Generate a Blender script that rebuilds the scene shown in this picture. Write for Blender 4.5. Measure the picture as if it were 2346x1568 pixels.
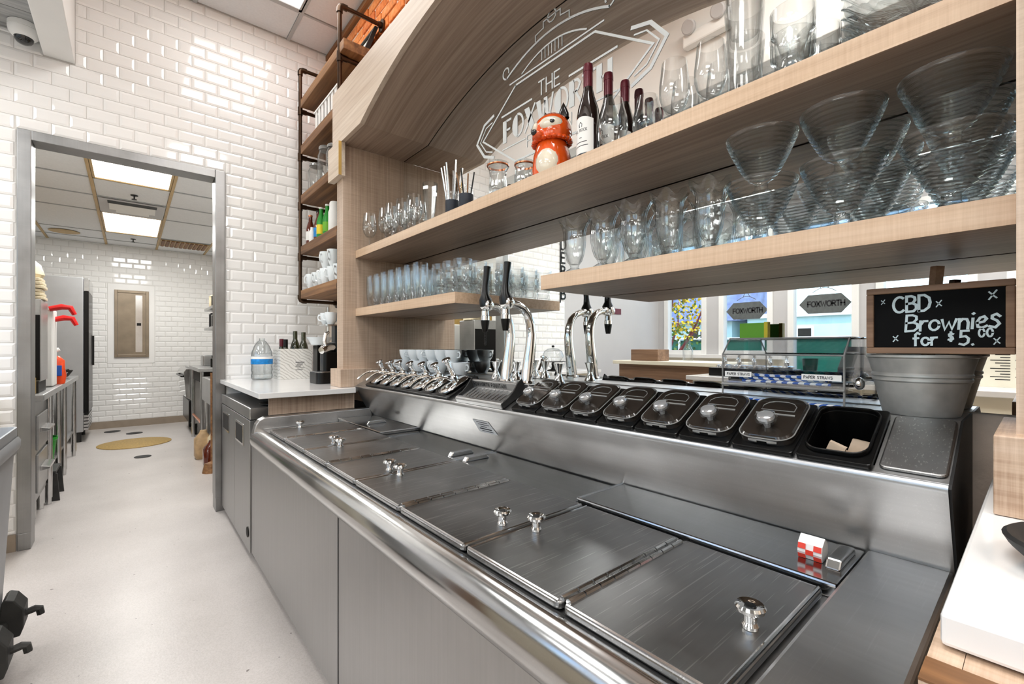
import bpy, bmesh, math, random
from mathutils import Vector, Matrix
random.seed(7)
PI = math.pi
scn = bpy.context.scene
col = scn.collection
for _o in list(bpy.data.objects):
    bpy.data.objects.remove(_o, do_unlink=True)

# ------------------------------------------------------------------ camera
CAM_H = 1.2
YAW = math.radians(40.3)
cam = bpy.data.cameras.new('camera')
cam.sensor_fit = 'HORIZONTAL'
cam.sensor_width = 36.0
cam.lens = 36.0 * 1031.0 / 2346.0
cam.shift_y = 11.0 / 2346.0
cam.clip_start = 0.02
cam_o = bpy.data.objects.new('camera', cam)
cam_o.location = (0, 0, CAM_H)
cam_o.rotation_euler = (PI / 2, 0, -YAW)
col.objects.link(cam_o)
scn.camera = cam_o

# ------------------------------------------------------------------ colour management
vs = scn.view_settings
vs.view_transform = 'Standard'
vs.look = 'None'
vs.gamma = 1.0
vs.exposure = 0.28
vs.use_curve_mapping = False
try:
    scn.cycles.transparent_max_bounces = 64
    scn.cycles.max_bounces = 12
    scn.cycles.glossy_bounces = 8
    scn.cycles.transmission_bounces = 10
    scn.cycles.caustics_reflective = False
    scn.cycles.caustics_refractive = False
    scn.cycles.sample_clamp_indirect = 6.0
except Exception:
    pass

# ------------------------------------------------------------------ sky and lights
world = bpy.data.worlds.new('sky')
scn.world = world
world.use_nodes = True
wn = world.node_tree
for n in list(wn.nodes):
    wn.nodes.remove(n)
wo = wn.nodes.new('ShaderNodeOutputWorld')
wb = wn.nodes.new('ShaderNodeBackground')
ws = wn.nodes.new('ShaderNodeTexSky')
try:
    ws.sky_type = 'NISHITA'
    ws.sun_disc = False
    ws.sun_elevation = math.radians(52)
    ws.sun_rotation = math.radians(75)
    ws.altitude = 10
    ws.air_density = 1.0
    ws.dust_density = 0.6
except Exception:
    pass
wb.inputs['Strength'].default_value = 0.5
wn.links.new(ws.outputs[0], wb.inputs[0])
wn.links.new(wb.outputs[0], wo.inputs[0])

sun = bpy.data.lights.new('sun', 'SUN')
sun.energy = 3.0
sun.angle = 0.02
sun_o = bpy.data.objects.new('sun', sun)
sun_o.rotation_euler = (math.radians(25), math.radians(35), 0)
sun_o.location = (0, 0, 20)
col.objects.link(sun_o)

def area(name, loc, sx, sy, power, color=(1, 1, 1), rot=(0, 0, 0), portal=False):
    l = bpy.data.lights.new(name, 'AREA')
    l.shape = 'RECTANGLE'
    l.size = sx
    l.size_y = sy
    l.energy = power
    l.color = color
    if portal:
        l.cycles.is_portal = True
    o = bpy.data.objects.new(name, l)
    o.location = loc
    o.rotation_euler = rot
    col.objects.link(o)
    return o

MAIN_LIGHTS = [(0.655, 2.91), (0.655, 0.47), (0.655, -1.97)]       # panels in the tall ceiling
FRONT_FILL_LIGHTS = [(-1.25, 2.6), (-1.25, 0.2), (-2.75, 2.6), (-2.75, 0.2), (-2.0, -2.0)]   # added unseen panels on the plank ceiling that brighten the room
KITCHEN_LIGHTS = [(0.02, 4.9), (0.02, 7.35)]
for i, (lx, ly) in enumerate(MAIN_LIGHTS):
    area('ceiling_panel_lamp', (lx, ly, 3.625), 0.56, 1.14, (8, 27, 27)[i], (1.0, 0.99, 0.98))
for i, (lx, ly) in enumerate(FRONT_FILL_LIGHTS):
    area('ceiling_panel_lamp', (lx, ly, 3.035), 0.56, 1.14, 21, (1.0, 0.99, 0.98))  # lamps of the added front fill panels
for i, (lx, ly) in enumerate(KITCHEN_LIGHTS):
    area('kitchen_panel_lamp', (lx, ly, 2.675), 0.52, 1.1, 32, (1.0, 0.99, 0.96))

# ------------------------------------------------------------------ materials
def lin(c):
    return tuple(((v / 12.92) if v <= 0.04045 else ((v + 0.055) / 1.055) ** 2.4) for v in c)
def rgb(r, g, b):
    return lin((r / 255.0, g / 255.0, b / 255.0))

def new_mat(name):
    m = bpy.data.materials.new(name)
    m.use_nodes = True
    nt = m.node_tree
    b = nt.nodes.get('Principled BSDF')
    return m, nt, b

def N(nt, typ, **kw):
    n = nt.nodes.new(typ)
    for k, v in kw.items():
        setattr(n, k, v)
    return n

def coords(nt, scale=(1, 1, 1), rot=(0, 0, 0)):
    tc = N(nt, 'ShaderNodeTexCoord')
    mp = N(nt, 'ShaderNodeMapping')
    mp.inputs['Scale'].default_value = scale
    mp.inputs['Rotation'].default_value = rot
    mp.inputs['Location'].default_value = (37.31, 23.77, 51.13)
    nt.links.new(tc.outputs['Object'], mp.inputs['Vector'])
    return mp.outputs['Vector']

def noise(nt, vec, scale, detail=3, rough=0.5, dist=0.0):
    n = N(nt, 'ShaderNodeTexNoise')
    n.inputs['Scale'].default_value = scale
    n.inputs['Detail'].default_value = detail
    n.inputs['Roughness'].default_value = rough
    n.inputs['Distortion'].default_value = dist
    if vec is not None:
        nt.links.new(vec, n.inputs['Vector'])
    return n.outputs['Fac']

def ramp(nt, fac, stops):
    r = N(nt, 'ShaderNodeValToRGB')
    e = r.color_ramp.elements
    while len(e) < len(stops):
        e.new(0.5)
    for i, (p, c) in enumerate(stops):
        e[i].position = p
        e[i].color = (c[0], c[1], c[2], 1.0) if len(c) == 3 else c
    nt.links.new(fac, r.inputs['Fac'])
    return r.outputs['Color']

def mixc(nt, a, b, fac, mode='MIX'):
    m = N(nt, 'ShaderNodeMix')
    m.data_type = 'RGBA'
    m.blend_type = mode
    for sock, v in ((m.inputs[6], a), (m.inputs[7], b)):
        if isinstance(v, tuple):
            sock.default_value = (v[0], v[1], v[2], 1)
        else:
            nt.links.new(v, sock)
    if isinstance(fac, (int, float)):
        m.inputs[0].default_value = fac
    else:
        nt.links.new(fac, m.inputs[0])
    return m.outputs[2]

def bump(nt, b, h, strength=0.2, dist=0.01):
    n = N(nt, 'ShaderNodeBump')
    n.inputs['Strength'].default_value = strength
    n.inputs['Distance'].default_value = dist
    nt.links.new(h, n.inputs['Height'])
    nt.links.new(n.outputs['Normal'], b.inputs['Normal'])

def plain(name, c, rough=0.5, metal=0.0, var=0.06, nscale=14.0, coat=0.0, spec=None, bmp=0.0):
    m, nt, b = new_mat(name)
    v = coords(nt)
    f = noise(nt, v, nscale, 3)
    lo = tuple(max(0, x * (1 - var)) for x in c)
    hi = tuple(min(1, x * (1 + var)) for x in c)
    nt.links.new(ramp(nt, f, [(0.3, lo), (0.7, hi)]), b.inputs['Base Color'])
    b.inputs['Roughness'].default_value = rough
    b.inputs['Metallic'].default_value = metal
    if coat:
        b.inputs['Coat Weight'].default_value = coat
        b.inputs['Coat Roughness'].default_value = 0.05
    if spec is not None:
        b.inputs['Specular IOR Level'].default_value = spec
    if bmp:
        bump(nt, b, noise(nt, v, nscale * 3, 4), bmp, 0.004)
    return m

def wood(name, axis, dark, mid, light, rough=0.45, fine=70.0, cross=0.0, flat=False):
    """grain lines run along the given axis"""
    m, nt, b = new_mat(name)
    ia = 'XYZ'.index(axis)
    def sc(across, along):
        s = [across] * 3
        s[ia] = along
        if flat:
            s[2] = along
        return tuple(s)
    f1 = noise(nt, coords(nt, sc(fine, 1.6)), 1.0, 4, 0.6)
    f2 = noise(nt, coords(nt, sc(9.0, 0.5)), 1.0, 3, 0.5, 0.6)
    c1 = ramp(nt, f1, [(0.32, dark), (0.5, mid), (0.68, light)])
    c2 = ramp(nt, f2, [(0.3, dark), (0.55, mid), (0.75, light)])
    c = mixc(nt, c1, c2, 0.45)
    if cross:
        s = [6.0] * 3
        s2 = [140.0] * 3
        s2[ia] = 260.0
        f3 = noise(nt, coords(nt, sc(7.0, 170.0)), 1.0, 3, 0.7)
        c = mixc(nt, c, ramp(nt, f3, [(0.35, dark), (0.65, light)]), cross)
    nt.links.new(c, b.inputs['Base Color'])
    b.inputs['Roughness'].default_value = rough
    bump(nt, b, f1, 0.12, 0.002)
    return m

def steel(name, base, r0, r1, axis='Y', scratch=0.25, mottle=0.18, aniso=0.0):
    m, nt, b = new_mat(name)
    ia = 'XYZ'.index(axis)
    s = [90.0] * 3
    s[ia] = 2.0
    br = noise(nt, coords(nt, tuple(s)), 1.0, 3, 0.6)
    blot = noise(nt, coords(nt), 4.0, 3, 0.55, 0.2)
    sv = coords(nt, (5.0, 260.0, 260.0), (0.0, 0.0, 0.6))
    scr = noise(nt, sv, 1.0, 0, 0.5, 0.0)
    tb = (base * 0.995, base, base * 1.0)
    lo = tuple(q * (1 - mottle) for q in tb)
    hi = tuple(min(1, q * (1 + mottle)) for q in tb)
    c = ramp(nt, blot, [(0.3, lo), (0.7, hi)])
    scr2 = noise(nt, coords(nt, (7.0, 330.0, 330.0), (0.0, 0.0, -0.35)), 1.0, 0)
    scr3 = noise(nt, coords(nt, (9.0, 300.0, 300.0), (0.0, 0.0, 1.4)), 1.0, 0)
    mxa = N(nt, 'ShaderNodeMath', operation='MAXIMUM')
    nt.links.new(scr, mxa.inputs[0])
    nt.links.new(scr2, mxa.inputs[1])
    mxb = N(nt, 'ShaderNodeMath', operation='MAXIMUM')
    nt.links.new(mxa.outputs[0], mxb.inputs[0])
    nt.links.new(scr3, mxb.inputs[1])
    sc = ramp(nt, mxb.outputs[0], [(0.735, (0, 0, 0)), (0.80, (1, 1, 1))])
    c = mixc(nt, c, (min(1, base * 1.5),) * 3, 0.0)
    c2 = mixc(nt, c, sc, scratch * 0.25, 'ADD')
    nt.links.new(c2, b.inputs['Base Color'])
    b.inputs['Metallic'].default_value = 1.0
    mr = N(nt, 'ShaderNodeMapRange')
    mr.inputs['From Min'].default_value = 0.3
    mr.inputs['From Max'].default_value = 0.7
    mr.inputs['To Min'].default_value = r0
    mr.inputs['To Max'].default_value = r1
    nt.links.new(blot, mr.inputs['Value'])
    nt.links.new(mr.outputs[0], b.inputs['Roughness'])
    c3 = mixc(nt, c2, ramp(nt, br, [(0.3, (0.93, 0.93, 0.93)), (0.7, (1, 1, 1))]), 1.0, 'MULTIPLY')
    nt.links.new(c3, b.inputs['Base Color'])
    return m

def thin_glass(name, tint=(0.985, 0.99, 0.99), edge=(0.80, 0.83, 0.84), gain=0.55, base=0.05, rough=0.0):
    m, nt, b = new_mat(name)
    nt.nodes.remove(b)
    out = nt.nodes.get('Material Output')
    tr = N(nt, 'ShaderNodeBsdfTransparent')
    gl = N(nt, 'ShaderNodeBsdfGlossy')
    gl.inputs['Roughness'].default_value = rough
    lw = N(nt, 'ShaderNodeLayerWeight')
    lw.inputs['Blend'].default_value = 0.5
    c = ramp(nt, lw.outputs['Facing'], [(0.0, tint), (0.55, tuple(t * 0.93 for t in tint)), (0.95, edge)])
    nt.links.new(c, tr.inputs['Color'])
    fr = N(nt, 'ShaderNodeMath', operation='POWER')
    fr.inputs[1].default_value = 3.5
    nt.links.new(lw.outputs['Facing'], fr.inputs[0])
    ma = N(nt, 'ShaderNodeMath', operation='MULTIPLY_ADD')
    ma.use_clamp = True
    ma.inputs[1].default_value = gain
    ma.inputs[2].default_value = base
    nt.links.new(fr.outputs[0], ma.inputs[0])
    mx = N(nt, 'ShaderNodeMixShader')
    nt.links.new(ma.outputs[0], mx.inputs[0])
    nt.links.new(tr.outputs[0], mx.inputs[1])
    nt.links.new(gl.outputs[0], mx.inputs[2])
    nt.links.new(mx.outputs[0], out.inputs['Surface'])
    return m

def emit(name, c, s):
    m, nt, b = new_mat(name)
    b.inputs['Base Color'].default_value = (0.8, 0.8, 0.8, 1)
    f = noise(nt, coords(nt), 6.0, 2)
    cc = ramp(nt, f, [(0.2, tuple(x * 0.97 for x in c)), (0.8, c)])
    nt.links.new(cc, b.inputs['Emission Color'])
    b.inputs['Emission Strength'].default_value = s
    return m

def bricks_mat(name):
    m, nt, b = new_mat(name)
    oi = N(nt, 'ShaderNodeObjectInfo')
    f = noise(nt, coords(nt), 16.0, 5, 0.65)
    c1 = ramp(nt, oi.outputs['Random'], [(0.0, rgb(186, 84, 32)), (0.45, rgb(222, 122, 52)), (0.75, rgb(232, 150, 84)), (1.0, rgb(150, 92, 64))])
    c2 = ramp(nt, f, [(0.32, rgb(116, 62, 32)), (0.5, rgb(226, 128, 58)), (0.75, rgb(236, 186, 136))])
    nt.links.new(mixc(nt, c1, c2, 0.5), b.inputs['Base Color'])
    b.inputs['Roughness'].default_value = 0.85
    bump(nt, b, f, 0.6, 0.01)
    return m

M = {}
def setup_materials():
    m, nt, b = new_mat('epoxy_floor')
    v = coords(nt)
    c = ramp(nt, noise(nt, v, 2.2, 4), [(0.3, rgb(190, 184, 181)), (0.7, rgb(205, 199, 196))])
    c = mixc(nt, c, ramp(nt, noise(nt, v, 180.0, 2), [(0.35, (0.88, 0.88, 0.87)), (0.6, (1, 1, 1))]), 1.0, 'MULTIPLY')
    c = mixc(nt, c, ramp(nt, noise(nt, v, 38.0, 1), [(0.205, (0.3, 0.28, 0.27)), (0.225, (1, 1, 1))]), 1.0, 'MULTIPLY')
    nt.links.new(c, b.inputs['Base Color'])
    b.inputs['Roughness'].default_value = 0.31
    bump(nt, b, noise(nt, v, 140.0, 2), 0.12, 0.002)
    M['floor'] = m
    M['tile'] = plain('glazed_tile', rgb(243, 242, 240), 0.07, 0, 0.015, 6.0, coat=0.3)
    M['grout'] = plain('grout', rgb(214, 212, 208), 0.8, 0, 0.04, 20)
    M['white_paint'] = plain('white_paint', rgb(240, 239, 236), 0.5, 0, 0.02, 4)
    M['beige_paint'] = plain('beige_paint', rgb(222, 212, 200), 0.55, 0, 0.02, 4)
    M['grey_paint'] = plain('grey_paint', rgb(196, 194, 194), 0.55, 0, 0.02, 4)
    M['cream_paint'] = plain('cream_paint', rgb(232, 226, 206), 0.55, 0, 0.03, 4)
    M['ceiling_tile'] = plain('ceiling_tile', rgb(222, 223, 224), 0.8, 0, 0.03, 60, bmp=0.15)
    M['ceiling_tile_kitchen'] = plain('kitchen_ceiling_tile', rgb(234, 235, 236), 0.7, 0, 0.03, 60)
    M['grid_grey'] = plain('grid_grey', rgb(176, 178, 178), 0.5, 0, 0.03, 10)
    M['grid_tan'] = plain('grid_tan', rgb(190, 160, 110), 0.5, 0, 0.08, 10)
    M['light_panel'] = emit('light_panel', (1.0, 0.985, 0.95), 2.2)
    M['light_panel_warm'] = emit('light_panel_warm', (1.0, 0.96, 0.85), 1.7)
    M['plank_grey'] = wood('grey_planks', 'X', rgb(120, 122, 122), rgb(165, 166, 165), rgb(205, 206, 204), 0.6, 30)
    wd = (rgb(150, 126, 106), rgb(193, 168, 146), rgb(215, 194, 174))
    M['wood_v'] = wood('ash_laminate_vertical', 'Z', *wd, 0.42, 95, 0.2)
    M['wood_y'] = wood('ash_laminate_long', 'Y', *wd, 0.42, 80, 0.0)
    M['wood_face'] = wood('ash_edge_long', 'Y', rgb(176, 142, 112), rgb(208, 177, 147), rgb(226, 199, 172), 0.42, 70, 0.18)
    M['wood_lit'] = wood('ash_lit', 'Y', rgb(188, 166, 146), rgb(215, 197, 178), rgb(232, 218, 202), 0.42, 60, 0.0)  # paler copy of the ash, room light on the fascia put into its colour
    M['wood_shaded'] = wood('ash_shaded', 'Y', rgb(138, 116, 100), rgb(172, 150, 132), rgb(198, 178, 160), 0.4, 90, 0.0, True)  # darker copy of the ash, underside shade put into its colour
    M['wood_cross'] = wood('ash_laminate_cross', 'Y', rgb(146, 112, 86), rgb(200, 172, 146), rgb(222, 198, 176), 0.45, 90, 0.3)
    M['brass_edge'] = plain('brass_edge', rgb(196, 158, 84), 0.4, 0.3, 0.1, 10)
    M['walnut'] = wood('rustic_board', 'Y', rgb(78, 50, 28), rgb(128, 88, 54), rgb(170, 126, 82), 0.6, 36)
    M['bronze'] = plain('bronze_pipe', rgb(70, 54, 42), 0.34, 0.9, 0.15, 20)
    M['brick'] = bricks_mat('old_brick')
    M['mortar'] = plain('mortar', rgb(214, 196, 178), 0.9, 0, 0.08, 30, bmp=0.3)
    M['steel'] = steel('brushed_steel', 0.52, 0.29, 0.38, 'Y', 0.12, 0.12)
    M['steel_cover'] = steel('smooth_steel_cover', 0.42, 0.13, 0.20, 'Y', 0.1, 0.08)
    M['steel_lid'] = steel('scratched_steel_lid', 0.33, 0.29, 0.40, 'X', 0.7, 0.2)
    M['steel_front'] = steel('brushed_steel_front', 0.45, 0.34, 0.44, 'Z', 0.0, 0.07)
    M['steel_rail'] = steel('polished_steel_rail', 0.56, 0.12, 0.2, 'Y', 0.1, 0.1)
    M['steel_frame'] = steel('door_frame_steel', 0.3, 0.29, 0.42, 'Z', 0.05, 0.2)
    M['chrome'] = plain('chrome', (0.75, 0.75, 0.74), 0.06, 1.0, 0.04, 20)
    M['chrome_soft'] = plain('satin_chrome', (0.6, 0.6, 0.6), 0.2, 1.0, 0.08, 20)
    m, nt, b = new_mat('mirror_glass')
    nt.links.new(ramp(nt, noise(nt, coords(nt), 2.0, 1), [(0.3, (0.86, 0.88, 0.87)), (0.7, (0.88, 0.90, 0.89))]), b.inputs['Base Color'])
    b.inputs['Metallic'].default_value = 1.0
    b.inputs['Roughness'].default_value = 0.0
    M['mirror'] = m
    M['etched'] = plain('frosted_etching', rgb(244, 248, 250), 0.6, 0, 0.02, 20)
    M['glass'] = thin_glass('clear_glass')
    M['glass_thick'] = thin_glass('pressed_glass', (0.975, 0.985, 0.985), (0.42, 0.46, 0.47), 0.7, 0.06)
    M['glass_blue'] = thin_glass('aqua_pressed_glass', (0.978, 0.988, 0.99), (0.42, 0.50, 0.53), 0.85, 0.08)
    M['pane'] = thin_glass('window_glass', (0.97, 0.985, 0.985), (0.6, 0.65, 0.66), 0.5, 0.03)
    M['acrylic'] = thin_glass('clear_acrylic', (0.98, 0.985, 0.99), (0.88, 0.90, 0.91), 0.4, 0.05)
    M['quartz'] = plain('white_quartz', rgb(240, 239, 237), 0.12, 0, 0.025, 3, coat=0.2)
    M['black'] = plain('black_plastic', rgb(9, 9, 9), 0.28, 0, 0.2, 20, spec=0.32)
    M['black_matt'] = plain('black_matt', rgb(24, 24, 24), 0.6, 0, 0.2, 20)
    M['smoke'] = plain('smoked_lid_plastic', rgb(42, 37, 33), 0.16, 0, 0.2, 8, coat=0.5)
    M['clear_rim'] = plain('clear_lid_rim', rgb(150, 150, 148), 0.12, 0.2, 0.15, 30)
    M['frost_cap'] = plain('frosted_cap', rgb(205, 207, 208), 0.12, 0.6, 0.05, 30)
    M['china'] = plain('white_china', rgb(238, 243, 245), 0.15, 0, 0.02, 6, coat=0.4)
    M['grey_plastic'] = plain('grey_bin_plastic', rgb(170, 174, 178), 0.42, 0, 0.05, 8)
    M['black_rubber'] = plain('worn_black_plastic', rgb(44, 44, 42), 0.6, 0, 0.3, 14, bmp=0.2)
    M['galvanised'] = plain('galvanised_zinc', rgb(178, 178, 174), 0.45, 0.5, 0.22, 18)
    M['chalkboard'] = plain('chalkboard', rgb(9, 9, 10), 0.85, 0, 0.25, 8, spec=0.2)
    M['chalk'] = plain('chalk', rgb(206, 222, 226), 0.9, 0, 0.1, 60)
    M['board_frame'] = wood('board_frame_wood', 'Y', rgb(92, 66, 48), rgb(132, 100, 76), rgb(160, 128, 102), 0.6, 60)
    M['orange'] = plain('orange_glaze', rgb(222, 84, 22), 0.12, 0, 0.22, 14, coat=0.6)
    M['cream_glaze'] = plain('cream_glaze', rgb(226, 216, 196), 0.14, 0, 0.08, 10, coat=0.5)
    M['black_glaze'] = plain('black_glaze', rgb(18, 18, 20), 0.1, 0, 0.2, 10, coat=0.5)
    M['wine'] = plain('dark_wine_glass', rgb(24, 12, 12), 0.06, 0, 0.2, 10, coat=0.6)
    M['burgundy'] = plain('burgundy_foil', rgb(96, 24, 40), 0.3, 0.2, 0.1, 20)
    M['paper'] = plain('white_paper', rgb(240, 239, 236), 0.7, 0, 0.02, 12)
    M['paper_tan'] = plain('tan_paper', rgb(196, 174, 150), 0.8, 0, 0.12, 40)
    M['ink'] = plain('dark_ink', rgb(34, 34, 36), 0.7, 0, 0.1, 20)
    M['navy'] = plain('navy_label', rgb(28, 34, 46), 0.6, 0, 0.2, 30)
    M['copper'] = plain('copper_ring', rgb(204, 128, 88), 0.25, 0.6, 0.1, 30)
    M['green'] = plain('green_plastic', rgb(22, 140, 36), 0.4, 0, 0.08, 10)
    M['lime'] = plain('lime_card', rgb(108, 178, 34), 0.5, 0, 0.06, 10)
    M['yellow'] = plain('yellow_card', rgb(232, 208, 40), 0.5, 0, 0.1, 20)
    M['red'] = plain('red_plastic', rgb(206, 26, 24), 0.35, 0, 0.1, 10)
    M['red_check'] = plain('red_print', rgb(226, 66, 48), 0.5, 0, 0.04, 20)
    M['blue_label'] = plain('blue_label', rgb(24, 132, 206), 0.4, 0, 0.25, 40)
    M['blue_print'] = plain('blue_print', rgb(22, 82, 170), 0.5, 0, 0.06, 40)
    M['amber'] = plain('amber_bottle', rgb(92, 34, 16), 0.1, 0, 0.2, 10, coat=0.4)
    M['olive_glass'] = plain('olive_bottle', rgb(44, 46, 22), 0.1, 0, 0.3, 10, coat=0.4)
    M['mustard'] = plain('mustard_panel', rgb(160, 128, 62), 0.5, 0, 0.25, 5)
    M['gold_floor'] = plain('brass_cover', rgb(176, 146, 84), 0.5, 0.4, 0.2, 50, bmp=0.3)
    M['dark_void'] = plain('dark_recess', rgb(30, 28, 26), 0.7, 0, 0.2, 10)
    M['fridge_grey'] = plain('fridge_side', rgb(170, 171, 173), 0.4, 0.3, 0.05, 6)
    M['panel_bronze'] = plain('panel_bronze', rgb(140, 126, 108), 0.4, 0.5, 0.12, 8)
    M['base_taupe'] = plain('taupe_base', rgb(150, 136, 120), 0.6, 0, 0.08, 12)
    M['bag_orange'] = plain('orange_bag', rgb(228, 74, 26), 0.35, 0, 0.15, 20)
    M['tan_plastic'] = plain('tan_plastic', rgb(190, 160, 122), 0.4, 0, 0.2, 16)
    M['bowl_cream'] = plain('stoneware_cream', rgb(222, 208, 176), 0.3, 0, 0.12, 14)
    M['leaf_yellow'] = plain('yellow_blossom', rgb(226, 190, 20), 0.6, 0, 0.3, 30)
    M['leaf_green'] = plain('green_leaf', rgb(92, 128, 40), 0.6, 0, 0.3, 30)
    M['bark_red'] = plain('red_bark', rgb(128, 48, 46), 0.7, 0, 0.2, 20)
    M['fence_green'] = plain('green_mesh', rgb(16, 104, 82), 0.6, 0, 0.12, 60)
    M['siding'] = plain('pale_siding', rgb(190, 222, 222), 0.6, 0, 0.05, 4)
    M['roof_blue'] = plain('slate_roof', rgb(112, 124, 160), 0.6, 0, 0.35, 2.5)
    M['asphalt'] = plain('asphalt', rgb(150, 150, 146), 0.9, 0, 0.1, 6)
    M['sign_grey'] = plain('sign_charcoal', rgb(92, 96, 96), 0.5, 0, 0.15, 20)
    M['menu'] = plain('menu_paper', rgb(236, 232, 216), 0.6, 0, 0.05, 10)
    M['blue_cloth'] = plain('slate_blue', rgb(74, 92, 118), 0.7, 0, 0.15, 40)
    # striped paper straw
    m, nt, b = new_mat('striped_straw')
    v = coords(nt, (1, 1, 1), (0, 0, 0))
    w = N(nt, 'ShaderNodeTexWave')
    w.wave_type = 'BANDS'
    w.bands_direction = 'DIAGONAL'
    w.inputs['Scale'].default_value = 26
    nt.links.new(v, w.inputs['Vector'])
    nt.links.new(ramp(nt, w.outputs['Fac'], [(0.48, rgb(20, 84, 176)), (0.52, rgb(236, 238, 240))]), b.inputs['Base Color'])
    b.inputs['Roughness'].default_value = 0.6
    M['straw'] = m
    # foil of the glossy floral carton
    m, nt, b = new_mat('carton_print')
    v = coords(nt)
    w = N(nt, 'ShaderNodeTexWave')
    w.wave_type = 'RINGS'
    w.rings_direction = 'Y'
    w.inputs['Scale'].default_value = 16
    w.inputs['Distortion'].default_value = 5
    nt.links.new(v, w.inputs['Vector'])
    nt.links.new(ramp(nt, w.outputs['Fac'], [(0.0, rgb(176, 170, 162)), (0.12, rgb(222, 219, 212)), (1.0, rgb(232, 229, 223))]), b.inputs['Base Color'])
    b.inputs['Roughness'].default_value = 0.5
    M['carton'] = m
setup_materials()

# ------------------------------------------------------------------ geometry helpers
class MB:
    def __init__(self):
        self.v = []
        self.f = []
    def add(self, vs, fs):
        o = len(self.v)
        self.v += [tuple(p) for p in vs]
        self.f += [tuple(i + o for i in q) for q in fs]
        return self
    def box(self, x0, x1, y0, y1, z0, z1):
        p = [(x0, y0, z0), (x1, y0, z0), (x1, y1, z0), (x0, y1, z0), (x0, y0, z1), (x1, y0, z1), (x1, y1, z1), (x0, y1, z1)]
        return self.add(p, [(0, 3, 2, 1), (4, 5, 6, 7), (0, 1, 5, 4), (1, 2, 6, 5), (2, 3, 7, 6), (3, 0, 4, 7)])
    def prism(self, poly, axis, a, b):
        n = len(poly)
        def P(u, w, t):
            return {'X': (t, u, w), 'Y': (u, t, w), 'Z': (u, w, t)}[axis]
        vs = [P(u, w, a) for u, w in poly] + [P(u, w, b) for u, w in poly]
        fs = [tuple(range(n)), tuple(range(2 * n - 1, n - 1, -1))]
        fs += [(i, (i + 1) % n, n + (i + 1) % n, n + i) for i in range(n)]
        return self.add(vs, fs)
    def sheet(self, prof, axis, a, b):
        """open profile swept along an axis (no caps)"""
        n = len(prof)
        def P(u, w, t):
            return {'X': (t, u, w), 'Y': (u, t, w), 'Z': (u, w, t)}[axis]
        vs = [P(u, w, a) for u, w in prof] + [P(u, w, b) for u, w in prof]
        return self.add(vs, [(i, i + 1, n + i + 1, n + i) for i in range(n - 1)])
    def tube(self, path, r, n=10, caps=True):
        path = [Vector(p) for p in path]
        m = len(path)
        rs = r if isinstance(r, (list, tuple)) else [r] * m
        tans = []
        for i in range(m):
            a = path[max(0, i - 1)]
            b = path[min(m - 1, i + 1)]
            t = (b - a)
            tans.append(t.normalized() if t.length > 1e-9 else Vector((0, 0, 1)))
        up = Vector((0, 0, 1)) if abs(tans[0].z) < 0.9 else Vector((1, 0, 0))
        nx = tans[0].cross(up).normalized()
        vs = []
        for i in range(m):
            t = tans[i]
            nx = (nx - t * nx.dot(t))
            nx = nx.normalized() if nx.length > 1e-9 else t.orthogonal().normalized()
            ny = t.cross(nx)
            for k in range(n):
                a = 2 * PI * k / n
                vs.append(path[i] + (nx * math.cos(a) + ny * math.sin(a)) * rs[i])
        fs = []
        for i in range(m - 1):
            for k in range(n):
                fs.append((i * n + k, i * n + (k + 1) % n, (i + 1) * n + (k + 1) % n, (i + 1) * n + k))
        if caps:
            fs.append(tuple(range(n - 1, -1, -1)))
            fs.append(tuple((m - 1) * n + k for k in range(n)))
        return self.add(vs, fs)
    def lathe(self, prof, n=28, c=(0, 0, 0), mod=None, closed=False):
        """revolve (r, z) about a vertical axis; r=0 ends become fans"""
        vs = []
        rings = []
        for (r, z) in prof:
            if r < 1e-6:
                rings.append([len(vs)])
                vs.append((c[0], c[1], c[2] + z))
            else:
                ids = []
                for k in range(n):
                    a = 2 * PI * k / n
                    rr, zz = (r, z) if mod is None else mod(a, r, z)
                    ids.append(len(vs))
                    vs.append((c[0] + rr * math.cos(a), c[1] + rr * math.sin(a), c[2] + zz))
                rings.append(ids)
        fs = []
        seq = list(range(len(rings) - 1))
        pairs = [(i, i + 1) for i in seq]
        if closed:
            pairs.append((len(rings) - 1, 0))
        for i, j in pairs:
            A, B = rings[i], rings[j]
            if len(A) == 1 and len(B) == 1:
                continue
            if len(A) == 1:
                fs += [(A[0], B[k], B[(k + 1) % n]) for k in range(n)]
            elif len(B) == 1:
                fs += [(A[k], A[(k + 1) % n], B[0]) for k in range(n)]
            else:
                fs += [(A[k], A[(k + 1) % n], B[(k + 1) % n], B[k]) for k in range(n)]
        return self.add(vs, fs)
    def xf(self, mat):
        self.v = [tuple(mat @ Vector(p)) for p in self.v]
        return self
    def mesh(self, name, smooth=True, angle=32, off=(0, 0, 0), recalc=True):
        me = bpy.data.meshes.new(name)
        me.from_pydata([(p[0] - off[0], p[1] - off[1], p[2] - off[2]) for p in self.v], [], self.f)
        if recalc:
            bm = bmesh.new()
            bm.from_mesh(me)
            bmesh.ops.recalc_face_normals(bm, faces=bm.faces)
            bm.to_mesh(me)
            bm.free()
        if smooth:
            me.polygons.foreach_set('use_smooth', [True] * len(me.polygons))
            try:
                me.set_sharp_from_angle(angle=math.radians(angle))
            except Exception:
                pass
        me.update()
        return me

def origin_of(o):
    p = Vector((0, 0, 0))
    while o is not None:
        p += o.location
        o = o.parent
    return p

def put(name, me, parent=None, loc=(0, 0, 0), rot=(0, 0, 0)):
    o = bpy.data.objects.new(name, me)
    o.location = loc
    o.rotation_euler = rot
    if parent is not None:
        o.parent = parent
    col.objects.link(o)
    return o

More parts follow.
